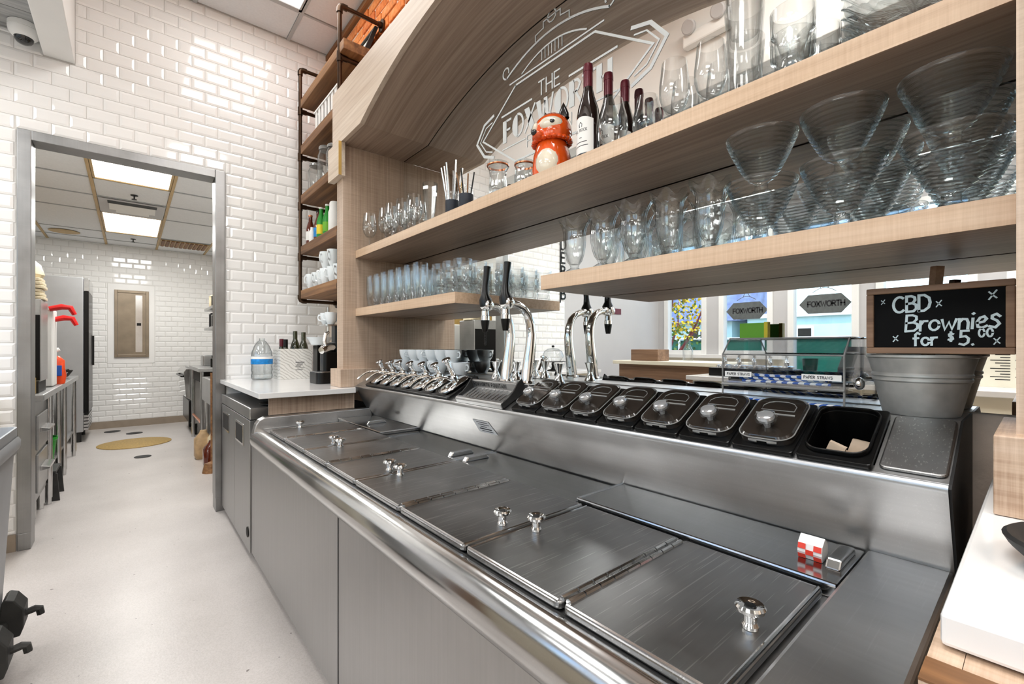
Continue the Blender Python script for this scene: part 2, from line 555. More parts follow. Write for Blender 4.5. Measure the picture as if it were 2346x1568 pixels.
def bevel(o, w, seg=2):
    m = o.modifiers.new('bevel', 'BEVEL')
    m.width = w
    m.segments = seg
    m.limit_method = 'ANGLE'
    m.angle_limit = math.radians(40)
    return o

def part(name, mb, mat, parent=None, world=True, smooth=True, bev=0.0, angle=32, label=None, kind=None, seg=2):
    off = origin_of(parent) if (world and parent is not None) else (0, 0, 0)
    me = mb.mesh(name, smooth, angle, off)
    me.materials.append(M[mat])
    o = put(name, me, parent)
    if bev:
        bevel(o, bev, seg)
    if label:
        o['label'] = label
    if kind:
        o['kind'] = kind
    return o

def tag(o, label, cat, group=None):
    o['label'] = label
    o['category'] = cat
    if group:
        o['group'] = group
    return o

def thing(name, label, cat, loc=(0, 0, 0), rot=(0, 0, 0), group=None):
    o = bpy.data.objects.new(name, None)
    o.empty_display_size = 0.05
    o.location = loc
    o.rotation_euler = rot
    col.objects.link(o)
    return tag(o, label, cat, group)

def one(name, mb, mat, label, cat, group=None, bev=0.0, smooth=True, angle=32):
    """a thing that is one mesh, its origin at the middle of its base"""
    xs = [p[0] for p in mb.v]
    ys = [p[1] for p in mb.v]
    zs = [p[2] for p in mb.v]
    off = ((min(xs) + max(xs)) / 2, (min(ys) + max(ys)) / 2, min(zs))
    me = mb.mesh(name, smooth, angle, off)
    me.materials.append(M[mat])
    o = put(name, me, None, off)
    if bev:
        bevel(o, bev)
    return tag(o, label, cat, group)

def struct(name, mb, mat, smooth=False, bev=0.0, label=None):
    me = mb.mesh(name, smooth)
    me.materials.append(M[mat])
    o = put(name, me)
    o['kind'] = 'structure'
    if label:
        o['label'] = label
    if bev:
        bevel(o, bev)
    return o

def copy_tree(o, parent=None):
    c = o.copy()
    col.objects.link(c)
    c.parent = parent
    for ch in list(o.children):
        copy_tree(ch, c)
    return c

def place(proto, used, loc, rotz=None, label=None, group=None):
    o = proto if not used[0] else copy_tree(proto)
    used[0] = True
    o.location = loc
    if rotz is not None:
        o.rotation_euler[2] = rotz
    if label:
        o['label'] = label
    if group:
        o['group'] = group
    return o

def rrect(w, h, r, n=5, cx=0.0, cy=0.0):
    pts = []
    for sx, sy, a0 in ((1, 1, 0), (-1, 1, PI / 2), (-1, -1, PI), (1, -1, 1.5 * PI)):
        for k in range(n + 1):
            a = a0 + PI / 2 * k / n
            pts.append((cx + sx * (w / 2 - r) + r * math.cos(a), cy + sy * (h / 2 - r) + r * math.sin(a)))
    return pts

def arc(cx, cy, r, a0, a1, n=8):
    return [(cx + r * math.cos(a0 + (a1 - a0) * i / n), cy + r * math.sin(a0 + (a1 - a0) * i / n)) for i in range(n + 1)]

def proj(x, y, z):
    f = x * math.sin(YAW) + y * math.cos(YAW)
    r = x * math.cos(YAW) - y * math.sin(YAW)
    if f < 0.1:
        return None
    return (1173 + 1031 * r / f, 795 - 1031 * (z - CAM_H) / f, f)

NTH = ['first', 'second', 'third', 'fourth', 'fifth', 'sixth', 'seventh', 'eighth', 'ninth', 'tenth']
# flat lettering made of strokes: unit-height glyphs as lists of polylines
def _circ(cx, cy, rx, ry, a0=0.0, a1=2 * PI, n=14):
    return [(cx + rx * math.cos(a0 + (a1 - a0) * i / n), cy + ry * math.sin(a0 + (a1 - a0) * i / n)) for i in range(n + 1)]
GL = {
    'A': (0.62, [[(0, 0), (0.31, 1), (0.62, 0)], [(0.11, 0.36), (0.51, 0.36)]]),
    'B': (0.55, [[(0, 0), (0, 1), (0.28, 1), (0.46, 0.9), (0.48, 0.72), (0.34, 0.54), (0, 0.52)], [(0.34, 0.54), (0.54, 0.42), (0.56, 0.18), (0.4, 0.02), (0, 0)]]),
    'C': (0.62, [_circ(0.36, 0.5, 0.36, 0.5, math.radians(55), math.radians(310), 14)]),
    'D': (0.62, [[(0, 0), (0, 1), (0.3, 1), (0.56, 0.8), (0.62, 0.5), (0.54, 0.2), (0.28, 0), (0, 0)]]),
    'E': (0.5, [[(0.5, 1), (0, 1), (0, 0), (0.5, 0)], [(0, 0.52), (0.42, 0.52)]]),
    'F': (0.48, [[(0.48, 1), (0, 1), (0, 0)], [(0, 0.52), (0.4, 0.52)]]),
    'H': (0.58, [[(0, 0), (0, 1)], [(0.58, 0), (0.58, 1)], [(0, 0.5), (0.58, 0.5)]]),
    'I': (0.1, [[(0.05, 0), (0.05, 1)]]),
    'K': (0.55, [[(0, 0), (0, 1)], [(0.5, 1), (0, 0.45), (0.55, 0)]]),
    'L': (0.45, [[(0, 1), (0, 0), (0.45, 0)]]),
    'M': (0.7, [[(0, 0), (0, 1), (0.35, 0.35), (0.7, 1), (0.7, 0)]]),
    'N': (0.58, [[(0, 0), (0, 1), (0.58, 0), (0.58, 1)]]),
    'O': (0.74, [_circ(0.37, 0.5, 0.37, 0.5)]),
    'P': (0.5, [[(0, 0), (0, 1), (0.3, 1), (0.5, 0.86), (0.5, 0.62), (0.3, 0.48), (0, 0.48)]]),
    'R': (0.54, [[(0, 0), (0, 1), (0.3, 1), (0.5, 0.86), (0.5, 0.64), (0.3, 0.5), (0, 0.5)], [(0.24, 0.5), (0.54, 0)]]),
    'S': (0.5, [[(0.48, 0.86), (0.3, 1), (0.1, 0.96), (0.02, 0.78), (0.12, 0.6), (0.36, 0.46), (0.48, 0.28), (0.42, 0.08), (0.22, 0), (0, 0.1)]]),
    'T': (0.56, [[(0, 1), (0.56, 1)], [(0.28, 1), (0.28, 0)]]),
    'U': (0.56, [[(0, 1), (0, 0.28), (0.1, 0.06), (0.28, 0), (0.46, 0.06), (0.56, 0.28), (0.56, 1)]]),
    'W': (0.86, [[(0, 1), (0.22, 0), (0.43, 0.8), (0.64, 0), (0.86, 1)]]),
    'X': (0.6, [[(0, 0), (0.6, 1)], [(0, 1), (0.6, 0)]]),
    'Y': (0.56, [[(0, 1), (0.28, 0.5), (0.56, 1)], [(0.28, 0.5), (0.28, 0)]]),
    'r': (0.34, [[(0.02, 0.6), (0.04, 0)], [(0.04, 0.36), (0.16, 0.58), (0.34, 0.58)]]),
    'o': (0.46, [_circ(0.23, 0.3, 0.22, 0.3)]),
    'w': (0.62, [[(0, 0.6), (0.15, 0), (0.31, 0.44), (0.46, 0), (0.62, 0.6)]]),
    'n': (0.44, [[(0.03, 0.6), (0.03, 0)], [(0.03, 0.38), (0.16, 0.58), (0.34, 0.56), (0.41, 0.36), (0.41, 0)]]),
    'i': (0.1, [[(0.05, 0.58), (0.05, 0)], [(0.04, 0.84), (0.08, 0.88)]]),
    'e': (0.44, [[(0.04, 0.3), (0.3, 0.36), (0.4, 0.52), (0.3, 0.66), (0.14, 0.6), (0.03, 0.36), (0.08, 0.08), (0.24, 0), (0.44, 0.12)]]),
    's': (0.4, [[(0.38, 0.62), (0.24, 0.76), (0.08, 0.68), (0.08, 0.52), (0.28, 0.38), (0.38, 0.2), (0.24, 0.0), (0, 0.08)]]),
    'f': (0.38, [[(0.38, 0.9), (0.24, 1.0), (0.12, 0.86), (0.12, 0)], [(0, 0.56), (0.3, 0.58)]]),
    '$': (0.36, [[(0.34, 0.78), (0.2, 0.88), (0.06, 0.78), (0.08, 0.62), (0.28, 0.5), (0.32, 0.32), (0.18, 0.2), (0.02, 0.28)], [(0.18, 1), (0.18, 0.1)]]),
    '5': (0.46, [[(0.46, 1), (0.08, 1), (0.06, 0.58), (0.3, 0.62), (0.46, 0.44), (0.42, 0.16), (0.22, 0), (0, 0.08)]]),
    '0': (0.5, [_circ(0.24, 0.5, 0.24, 0.5)]),
    '.': (0.1, [[(0.04, 0.0), (0.08, 0.02)]]),
    '*': (0.5, [[(0.04, 0.1), (0.2, 0.36)], [(0.3, 0.56), (0.5, 0.86)], [(0.04, 0.76), (0.2, 0.56)], [(0.32, 0.4), (0.5, 0.2)]]),
    ' ': (0.3, []),
}
def ribbon(mb, pts, w, fr, lift=0.0):
    """flat stroke of width w along 2-D points, laid out by fr(u, v, lift) -> world"""
    P = [Vector((p[0], p[1])) for p in pts]
    n = len(P)
    L, R = [], []
    seg = []
    for i in range(n - 1):
        t = P[i + 1] - P[i]
        seg.append(t.normalized() if t.length > 1e-9 else Vector((1, 0)))
    for i in range(n):
        t0, t1 = seg[max(0, i - 1)], seg[min(n - 2, i)]
        n0, n1 = Vector((-t0.y, t0.x)), Vector((-t1.y, t1.x))
        m = n0 + n1
        m = m.normalized() if m.length > 0.3 else n0
        nn = m * (w / 2 / max(0.6, m.dot(n0)))
        ext = Vector((0, 0))
        if i == 0:
            ext = -t1 * w * 0.35
        if i == n - 1:
            ext = t0 * w * 0.35
        L.append(P[i] + nn + ext)
        R.append(P[i] - nn + ext)
    vs = [fr(p.x, p.y, lift) for p in L] + [fr(p.x, p.y, lift) for p in R]
    mb.add(vs, [(i, i + 1, n + i + 1, n + i) for i in range(n - 1)])
def write(mb, text, u0, v0, h, fr, w=0.1, gap=0.16, slant=0.0, sx=1.0, lift=0.0):
    u = u0
    for ch in text:
        wd, strokes = GL[ch]
        for si, s in enumerate(strokes):
            ribbon(mb, [(u + (x * sx + y * slant) * h, v0 + y * h) for x, y in s], w * h, fr, lift + 0.00006 * si)
        u += (wd * sx + gap) * h
    return u
def poly_flat(mb, pts, fr, lift=0.0):
    vs = [fr(a, b, lift) for a, b in pts]
    mb.add(vs, [tuple(range(len(vs)))])

# ================================================================== the room
WX = -3.6          # window wall
BX = 1.28          # brick wall
MX = 1.362         # mirror face
WY = 3.9           # tiled wall
KY = 8.9           # far kitchen wall
CZ = 3.65          # tall ceiling
PZ = 3.06          # plank ceiling of the front part
KZ = 2.71          # kitchen ceiling

mb = MB()
mb.box(WX - 0.2, 1.6, -3.2, WY + 0.12, -0.06, 0)
mb.box(-2.2, 1.6, WY + 0.12, KY + 0.1, -0.06, 0)
struct('floor', mb, 'floor')

# tiled wall with the kitchen doorway
DX0, DX1, DZ1 = -0.46, 0.482, 2.44
mb = MB()
mb.box(-1.45, DX0, WY, WY + 0.12, 0, CZ + 0.05)
mb.box(DX1, 1.6, WY, WY + 0.12, 0, CZ + 0.05)
mb.box(DX0, DX1, WY, WY + 0.12, DZ1, CZ + 0.05)
wall_back = struct('wall_back', mb, 'grout')
mb = MB().box(WX - 0.2, -1.45, WY, WY + 0.12, 0, CZ + 0.05)
struct('wall_corner', mb, 'grey_paint')

_tile_cache = {}
def tile_mesh(w, h, bv=0.013, d=0.006):
    k = (round(w, 3), round(h, 3))
    if k in _tile_cache:
        return _tile_cache[k]
    b = min(bv, w * 0.3, h * 0.3)
    e = 0.0022
    vs = [(0, 0, 0), (w, 0, 0), (w, 0, h), (0, 0, h), (0, -e, 0), (w, -e, 0), (w, -e, h), (0, -e, h),
          (b, -d, b), (w - b, -d, b), (w - b, -d, h - b), (b, -d, h - b)]
    fs = [(0, 1, 5, 4), (1, 2, 6, 5), (2, 3, 7, 6), (3, 0, 4, 7), (4, 5, 9, 8), (5, 6, 10, 9), (6, 7, 11, 10), (7, 4, 8, 11), (8, 9, 10, 11)]
    me = bpy.data.meshes.new('tile')
    me.from_pydata(vs, [], fs)
    me.materials.append(M['tile'])
    me.update()
    _tile_cache[k] = me
    return me

def tile_wall(parent, Y, x0, x1, z0, z1, jx, jz, px, pz, holes, limit):
    """running-bond bevelled tiles; the largest in view are single parts, the rest one part"""
    g = 0.0035
    cells = []
    k0 = int(math.floor((z0 - jz) / pz)) - 1
    k1 = int(math.ceil((z1 - jz) / pz)) + 1
    for k in range(k0, k1):
        za, zb = jz + k * pz, jz + (k + 1) * pz
        sh = 0.0 if k % 2 else px / 2
        i0 = int(math.floor((x0 - jx - sh) / px)) - 1
        i1 = int(math.ceil((x1 - jx - sh) / px)) + 1
        for i in range(i0, i1):
            xa, xb = jx + sh + i * px, jx + sh + (i + 1) * px
            rects = [(max(xa, x0), min(xb, x1), max(za, z0), min(zb, z1))]
            for (ha, hb, hc, hd) in holes:
                nr = []
                for (a, b, c, d) in rects:
                    if b <= ha or a >= hb or d <= hc or c >= hd:
                        nr.append((a, b, c, d))
                        continue
                    if a < ha:
                        nr.append((a, ha, c, d))
                    if b > hb:
                        nr.append((hb, b, c, d))
                    if c < hc:
                        nr.append((max(a, ha), min(b, hb), c, hc))
                    if d > hd:
                        nr.append((max(a, ha), min(b, hb), hd, d))
                rects = nr
            for (a, b, c, d) in rects:
                if b - a > 0.014 and d - c > 0.014:
                    cells.append((a + g / 2, b - g / 2, c + g / 2, d - g / 2))
    ranked = []
    for (a, b, c, d) in cells:
        p = proj((a + b) / 2, Y, (c + d) / 2)
        score = -1.0
        if p and -30 < p[0] < 2376 and -30 < p[1] < 1598:
            score = (b - a) * (d - c) / (p[2] * p[2])
        ranked.append((score, a, b, c, d))
    ranked.sort(key=lambda r: -r[0])
    rest = MB()
    for j, (s, a, b, c, d) in enumerate(ranked):
        me = tile_mesh(b - a, d - c)
        if j < limit and s > 0:
            put('tile', me, parent, (a, Y, c))
        else:
            rest.add([(v.co.x + a, v.co.y + Y, v.co.z + c) for v in me.vertices], [tuple(p.vertices) for p in me.polygons])
    if rest.v:
        me = rest.mesh('tile_field', smooth=False, recalc=False)
        me.materials.append(M['tile'])
        o = put('tile_field', me, parent)
        o['kind'] = 'stuff'

tile_wall(wall_back, WY, -1.45, BX, 0.1, CZ, -0.5204, 2.873, 0.155, 0.0786,
          [(-0.512, 0.535, -0.1, 2.488), (-0.40, -0.263, 2.96, 4.0), (-2.0, -0.40, 3.06, 4.0)], 300)

# taupe base along the tiled wall
mb = MB().box(-1.45, -0.512, WY - 0.012, WY, 0, 0.098)
struct('baseboard_back', mb, 'base_taupe')

# steel door frame
mb = MB()
ft = 0.02
mb.box(-0.507, DX0 + 0.012, WY - ft, WY + 0.13, 0.1, 2.485)
mb.box(DX1 - 0.012, 0.531, WY - ft, WY + 0.13, 0.1, 2.485)
mb.box(DX0 + 0.012, DX1 - 0.012, WY - ft, WY + 0.13, DZ1 - 0.012, 2.485)
mb.box(-0.507, DX0 + 0.01, WY - ft + 0.004, WY + 0.128, 0, 0.1)
mb.box(DX1 - 0.01, 0.531, WY - ft + 0.004, WY + 0.128, 0, 0.1)
struct('trim_1', mb, 'steel_frame', bev=0.003)

# brick wall above and beside the mirror, wall behind the mirror
mb = MB()
mb.box(BX + 0.003, 1.6, 2.84, WY + 0.05, 0, CZ + 0.05)
mb.box(BX + 0.003, 1.6, -3.2, 2.84, 2.745, CZ + 0.05)
mb.box(1.37, 1.6, -3.2, 2.84, 2.66, 2.745)
mb.box(1.37, 1.6, -3.2, 2.84, 0, 2.66)
wall_brick = struct('wall_right', mb, 'mortar')
bl, bh, bg = 0.205, 0.064, 0.012
bme = {}
for k in range(13):
    z = 2.76 + k * (bh + bg)
    if z + bh > CZ - 0.01:
        break
    y = 1.55 - (0.11 if k % 2 else 0.0)
    while y < WY - 0.02:
        L = min(bl, WY - 0.005 - y)
        if L > 0.04:
            key = round(L, 3)
            if key not in bme:
                b_ = MB().box(0, 0.03, 0, L, 0, bh)
                me = b_.mesh('brick', smooth=False)
                me.materials.append(M['brick'])
                bme[key] = me
            o = put('brick', bme[key], wall_brick, (BX - 0.006 + random.uniform(-0.004, 0.004), y, z), (random.uniform(-0.02, 0.02), 0, random.uniform(-0.01, 0.01)))
            bevel(o, 0.008, 2)
        y += bl + bg
mb = MB().box(BX - 0.03, BX + 0.02, 1.0, WY, CZ - 0.05, CZ - 0.012)
struct('trim_2', mb, 'walnut')

# remaining walls
struct('wall_front', MB().box(WX - 0.2, 1.6, -3.2, -3.0, 0, CZ + 0.05), 'beige_paint')
mbk = MB()
mbk.box(-1.45, -1.3, WY + 0.12, KY, 0, KZ + 0.3)
struct('wall_kitchen_left', mbk, 'white_paint')
struct('trim_5', MB().box(-1.299, -1.285, 5.2, 7.9, 1.0, 2.3), 'mustard')
struct('wall_kitchen_right', MB().box(1.28, 1.45, WY + 0.12, KY, 0, KZ + 0.3), 'white_paint')
wall_kitchen = struct('wall_kitchen_back', MB().box(-1.45, 1.45, KY, KY + 0.12, 0, KZ + 0.3), 'grout')
tile_wall(wall_kitchen, KY, -1.3, 1.28, 0.1, KZ, 0.03, 0.1, 0.155, 0.0786, [(-0.26, 0.29, 0.95, 2.14)], 300)
struct('baseboard_kitchen', MB().box(-1.3, 1.28, KY - 0.014, KY, 0, 0.1), 'base_taupe')

# ceilings
def ceiling_grid(name, x0, x1, y0, y1, z, gx, gy, gmat, tmat, skip):
    """suspended ceiling: slab above, T-bars and one object for each lay-in panel"""
    s = struct(name, MB().box(x0, x1, y0, y1, z + 0.02, z + 0.06), tmat)
    gx, gy = sorted(gx), sorted(gy)
    bars = MB()
    for x in gx:
        if x0 < x < x1:
            bars.box(x - 0.013, x + 0.013, y0, y1, z - 0.004, z + 0.02)
    part('main_bars', bars, gmat, s, smooth=False)
    cross = MB()
    for y in gy:
        if y0 < y < y1:
            cross.box(x0, x1, y - 0.009, y + 0.009, z - 0.003, z + 0.02)
    part('cross_bars', cross, 'grid_grey', s, smooth=False)
    xs = [x0] + [x for x in gx if x0 < x < x1] + [x1]
    ys = [y0] + [y for y in gy if y0 < y < y1] + [y1]
    for i in range(len(xs) - 1):
        for j in range(len(ys) - 1):
            cx, cy = (xs[i] + xs[i + 1]) / 2, (ys[j] + ys[j + 1]) / 2
            if any(a < cx < b and c < cy < d for a, b, c, d in skip):
                continue
            p = MB().box(xs[i] + 0.015, xs[i + 1] - 0.015, ys[j] + 0.015, ys[j + 1] - 0.015, z + 0.003, z + 0.018)
            part('ceiling_panel', p, tmat, s, smooth=False)
    return s

main_skip = [(lx - 0.3, lx + 0.3, ly - 0.6, ly + 0.6) for lx, ly in MAIN_LIGHTS]
ceiling_grid('ceiling', -0.263, BX + 0.003, -3.0, WY, CZ, [-0.26, 0.35, 0.96], [3.52, 2.3, 1.08, -0.14, -1.36, -2.58], 'grid_grey', 'ceiling_tile', main_skip)
kit_gx = [-0.875, -0.27, 0.31, 0.92]
kit_gy = [4.33, 4.94 + 0.54, 6.1, 6.76, 7.95, 8.5]
kit_skip = [(-0.27, 0.31, 4.3, 5.5), (-0.27, 0.31, 6.7, 8.0)]
kitchen_ceiling = ceiling_grid('ceiling_kitchen', -1.45, 1.45, WY + 0.12, KY + 0.1, KZ, kit_gx, kit_gy, 'grid_tan', 'ceiling_tile_kitchen', kit_skip)

def panel_light(lx, ly, z, sx, sy, mat, label, group, fmat):
    t = thing('ceiling_light', label, 'light', (lx, ly, z - 0.004), group=group)
    f = MB()
    f.box(lx - sx / 2, lx + sx / 2, ly - sy / 2, ly - sy / 2 + 0.025, z - 0.004, z + 0.018)
    f.box(lx - sx / 2, lx + sx / 2, ly + sy / 2 - 0.025, ly + sy / 2, z - 0.004, z + 0.018)
    f.box(lx - sx / 2, lx - sx / 2 + 0.02, ly - sy / 2, ly + sy / 2, z - 0.004, z + 0.018)
    f.box(lx + sx / 2 - 0.02, lx + sx / 2, ly - sy / 2, ly + sy / 2, z - 0.004, z + 0.018)
    part('frame', f, fmat, t, smooth=False)
    part('diffuser', MB().box(lx - sx / 2 + 0.018, lx + sx / 2 - 0.018, ly - sy / 2 + 0.02, ly + sy / 2 - 0.02, z + 0.004, z + 0.012), mat, t, smooth=False)
    return t
for lx, ly in MAIN_LIGHTS:
    panel_light(lx, ly, CZ, 0.6, 1.2, 'light_panel', 'recessed white light panel in the tall tiled ceiling above the steel cabinet', 'light panels in the tall ceiling', 'grid_grey')
for lx, ly in FRONT_FILL_LIGHTS:
    panel_light(lx, ly, PZ - 0.012, 0.6, 1.2, 'light_panel', 'added flat fill light panel on the grey plank ceiling of the customer area', 'added fill light panels on the plank ceiling', 'grid_grey')
for (lx, ly), lab in zip(KITCHEN_LIGHTS, ('large glowing light panel in the kitchen ceiling just inside the doorway', 'glowing light panel in the kitchen ceiling beyond the air grille')):
    panel_light(lx, ly, KZ, 0.56, 1.16, 'light_panel_warm', lab, None, 'grid_tan')

# plank ceiling and white bulkhead
cp = struct('ceiling_planks', MB().box(WX - 0.2, -0.40, -3.2, WY, PZ + 0.02, PZ + 0.06), 'plank_grey')
for i in range(30):
    ya = 3.895 - i * 0.25
    if ya < -3.0:
        break
    part('plank', MB().box(WX, -0.405, ya - 0.244, ya, PZ, PZ + 0.02), 'plank_grey', cp, smooth=False)
struct('wall_bulkhead', MB().box(-0.40, -0.263, -3.2, WY - 0.001, 2.96, CZ + 0.05), 'white_paint', bev=0.004)
struct('sun_block_roof', MB().box(WX - 0.4, 1.8, -3.4, KY + 0.3, CZ + 0.07, CZ + 0.17), 'grey_paint')  # unseen slab added over the rooms to keep the sun out

# window wall of the customer area (seen in the mirror)
openings = [(3.15, 3.78, 1.10, 2.75), (2.27, 2.93, 1.10, 2.75), (1.37, 2.06, 0.25, 2.75), (0.43, 1.18, 1.10, 2.75), (-0.7, 0.2, 1.10, 2.75), (-2.6, -1.0, 1.10, 2.75)]
mb = MB()
edges = sorted(openings)
yprev = -3.2
for (a, b, c, d) in edges:
    mb.box(WX - 0.15, WX, yprev, a, 0, CZ)
    mb.box(WX - 0.15, WX, a, b, 0, c)
    mb.box(WX - 0.15, WX, a, b, d, CZ)
    yprev = b
mb.box(WX - 0.15, WX, yprev, WY + 0.12, 0, CZ)
struct('wall_windows', mb, 'grey_paint')
struct('trim_3', MB().box(WX, WX + 0.14, 2.1, WY - 0.01, 1.04, 1.09), 'white_paint', bev=0.004)
struct('trim_4', MB().box(WX, WX + 0.012, 2.1, WY - 0.01, 0.0, 1.04), 'cream_paint')
for i, (a, b, c, d) in enumerate(openings):
    nm = 'door_1' if c < 0.5 else 'window_%d' % (i + 1)
    fr = MB()
    w = 0.05
    fr.box(WX - 0.10, WX + 0.015, a - 0.02, a + w, c - 0.02, d + 0.02)
    fr.box(WX - 0.10, WX + 0.015, b - w, b + 0.02, c - 0.02, d + 0.02)
    fr.box(WX - 0.10, WX + 0.015, a + w, b - w, c - 0.02, c + w)
    fr.box(WX - 0.10, WX + 0.015, a + w, b - w, d - w, d + 0.02)
    s = struct(nm, fr, 'white_paint', bev=0.004)
    part('pane', MB().box(WX - 0.06, WX - 0.054, a + w, b - w, c + w, d - w), 'pane', s, smooth=False)
for i, (a, b, c, d) in enumerate(openings):
    area('daylight_portal', (WX - 0.16, (a + b) / 2, (c + d) / 2), b - a, d - c, 1.0, rot=(0, -PI / 2, 0), portal=True)

# ================================================================== wooden back bar
hutch = thing('back_bar_hutch', 'built-in ash wood back bar surround with arched canopy over the mirror', 'back bar', (1.15, 1.36, 0.962))
A_MID, A_HALF, A_FLAT, A_RISE = 1.363, 1.02, 2.408, 0.215
def arch_pts(n=30):
    pts = []
    for i in range(n + 1):
        dy = A_HALF - 2 * A_HALF * i / n
        pts.append((A_MID + dy, A_FLAT + 0.03 * 0 + A_RISE * (1 - (dy / A_HALF) ** 2)))
    return pts
low = [(2.815, A_FLAT)] + arch_pts() + [(-0.09, A_FLAT)]
mb = MB().prism(low + [(-0.09, 2.738), (2.815, 2.738)], 'X', 0.945, 0.968)
part('fascia', mb, 'wood_lit', hutch, smooth=False)
lo2 = [(2.70, A_FLAT)] + arch_pts(40) + [(0.027, A_FLAT)]
hi2 = [(y, z + 0.016) for y, z in lo2]
mb = MB()
n = len(lo2)
vs = []
for x in (0.968, MX - 0.003):
    vs += [(x, y, z) for y, z in lo2]
    vs += [(x, y, z) for y, z in hi2]
fs = []
for i in range(n - 1):
    fs += [(i, i + 1, 2 * n + i + 1, 2 * n + i), (n + i, n + i + 1, 3 * n + i + 1, 3 * n + i), (i, i + 1, n + i + 1, n + i), (2 * n + i, 2 * n + i + 1, 3 * n + i + 1, 3 * n + i)]
mb.add(vs, fs)
part('soffit', mb, 'wood_shaded', hutch, smooth=True, angle=15)
part('side_panel', MB().box(0.968, 1.369, 2.702, 2.802, 0.962, A_FLAT), 'wood_v', hutch, smooth=False)
part('side_panel', MB().box(0.968, 1.369, -0.075, 0.0245, 0.962, A_FLAT), 'wood_v', hutch, smooth=False)
part('base_block', MB().box(0.935, 1.19, 2.652, 2.822, 0.962, 1.068), 'wood_v', hutch, smooth=False, bev=0.002)
part('base_block', MB().box(0.935, 1.19, -0.12, 0.0455, 0.962, 1.075), 'wood_cross', hutch, smooth=False, bev=0.002)
cb = part('corner_block', MB().box(0.93, 0.9675, 2.664, 2.85, 2.21, A_FLAT - 0.001), 'wood_lit', hutch, smooth=False)
part('brass_edge', MB().box(0.9285, 0.945, 2.660, 2.664, 2.21, A_FLAT - 0.001), 'brass_edge', cb, smooth=False)
part('top_board', MB().box(0.968, BX - 0.012, -0.09, 2.80, 2.72, 2.736), 'wood_y', hutch, smooth=False)

# the mirror and the etched sign on it
mirror = one('wall_mirror', MB().box(MX, MX + 0.006, 0.0265, 2.70, 1.062, 2.66), 'mirror', 'large frameless bar mirror with an etched sign behind the wooden shelves', 'mirror', smooth=False)

SX = MX - 0.0012
def mir(u, v, lift=0.0):           # u runs with the reading direction, v up
    return (SX - lift, -u, v)
sg = MB()
def pl(pts, w):
    ribbon(sg, [(-y, z) for y, z in pts], w, mir)
# hexagon frame: inner line and tips (Y, Z)
YC = 1.345
def sym(pts):
    return pts
ht, hb = 2.412, 2.06
pl([(1.579, ht), (1.112, ht), (0.86, 2.236), (1.112, hb), (1.579, hb), (1.83, 2.236), (1.579, ht)], 0.009)
for s in (1, -1):
    def q(dy, z):
        return (YC + s * dy, z)
    pl([q(0.40, 2.335), q(0.475, 2.315), q(0.537, 2.238), q(0.475, 2.158), q(0.40, 2.13)], 0.014)
    pl([q(0.41, 2.305), q(0.46, 2.295), q(0.508, 2.238), q(0.46, 2.178), q(0.41, 2.16)], 0.006)
pl([(1.62, 2.432), (1.07, 2.432)], 0.007)
# crest above the frame
cr = []
for i in range(17):
    a = -1 + 2 * i / 16
    cr.append((YC + 0.30 * a, 2.545 - 0.075 * a * a))
pl(cr, 0.010)
for s in (1, -1):
    sp = []
    for i in range(15):
        t = i / 14
        a = -PI / 2 + t * 1.6 * PI
        r = 0.03 * (1 - 0.45 * t)
        sp.append((YC + s * (0.30 + r * math.cos(a)), 2.50 + r * math.sin(a)))
    pl(sp, 0.008)
pl([(YC + 0.10, 2.54), (YC + 0.10, 2.57), (YC + 0.05, 2.578), (YC + 0.05, 2.605), (YC - 0.05, 2.605), (YC - 0.05, 2.578), (YC - 0.10, 2.57), (YC - 0.10, 2.54)], 0.006)
pl([(YC + 0.025 * math.cos(a * PI / 6), 2.605 + 0.025 * math.sin(a * PI / 6)) for a in range(13)], 0.006)
pl([(YC + 0.19 * (1 - 2 * i / 10), 2.445 + 0.05 * (1 - (1 - 2 * i / 10) ** 2)) for i in range(11)], 0.007)
for i in range(-3, 4):
    pl([(YC + 0.02 * i, 2.445), (YC + 0.02 * i, 2.488)], 0.004)
pl([(1.68, 2.302), (1.47, 2.302)], 0.009)
pl([(1.245, 2.302), (1.01, 2.302)], 0.009)
pl([(1.675, 2.142), (1.51, 2.142)], 0.006)
pl([(1.18, 2.142), (1.01, 2.142)], 0.006)
write(sg, 'THE', -1.425, 2.295, 0.062, mir, 0.11, 0.2)
write(sg, 'FOUNTAIN', -1.50, 2.10, 0.05, mir, 0.09, 0.16)
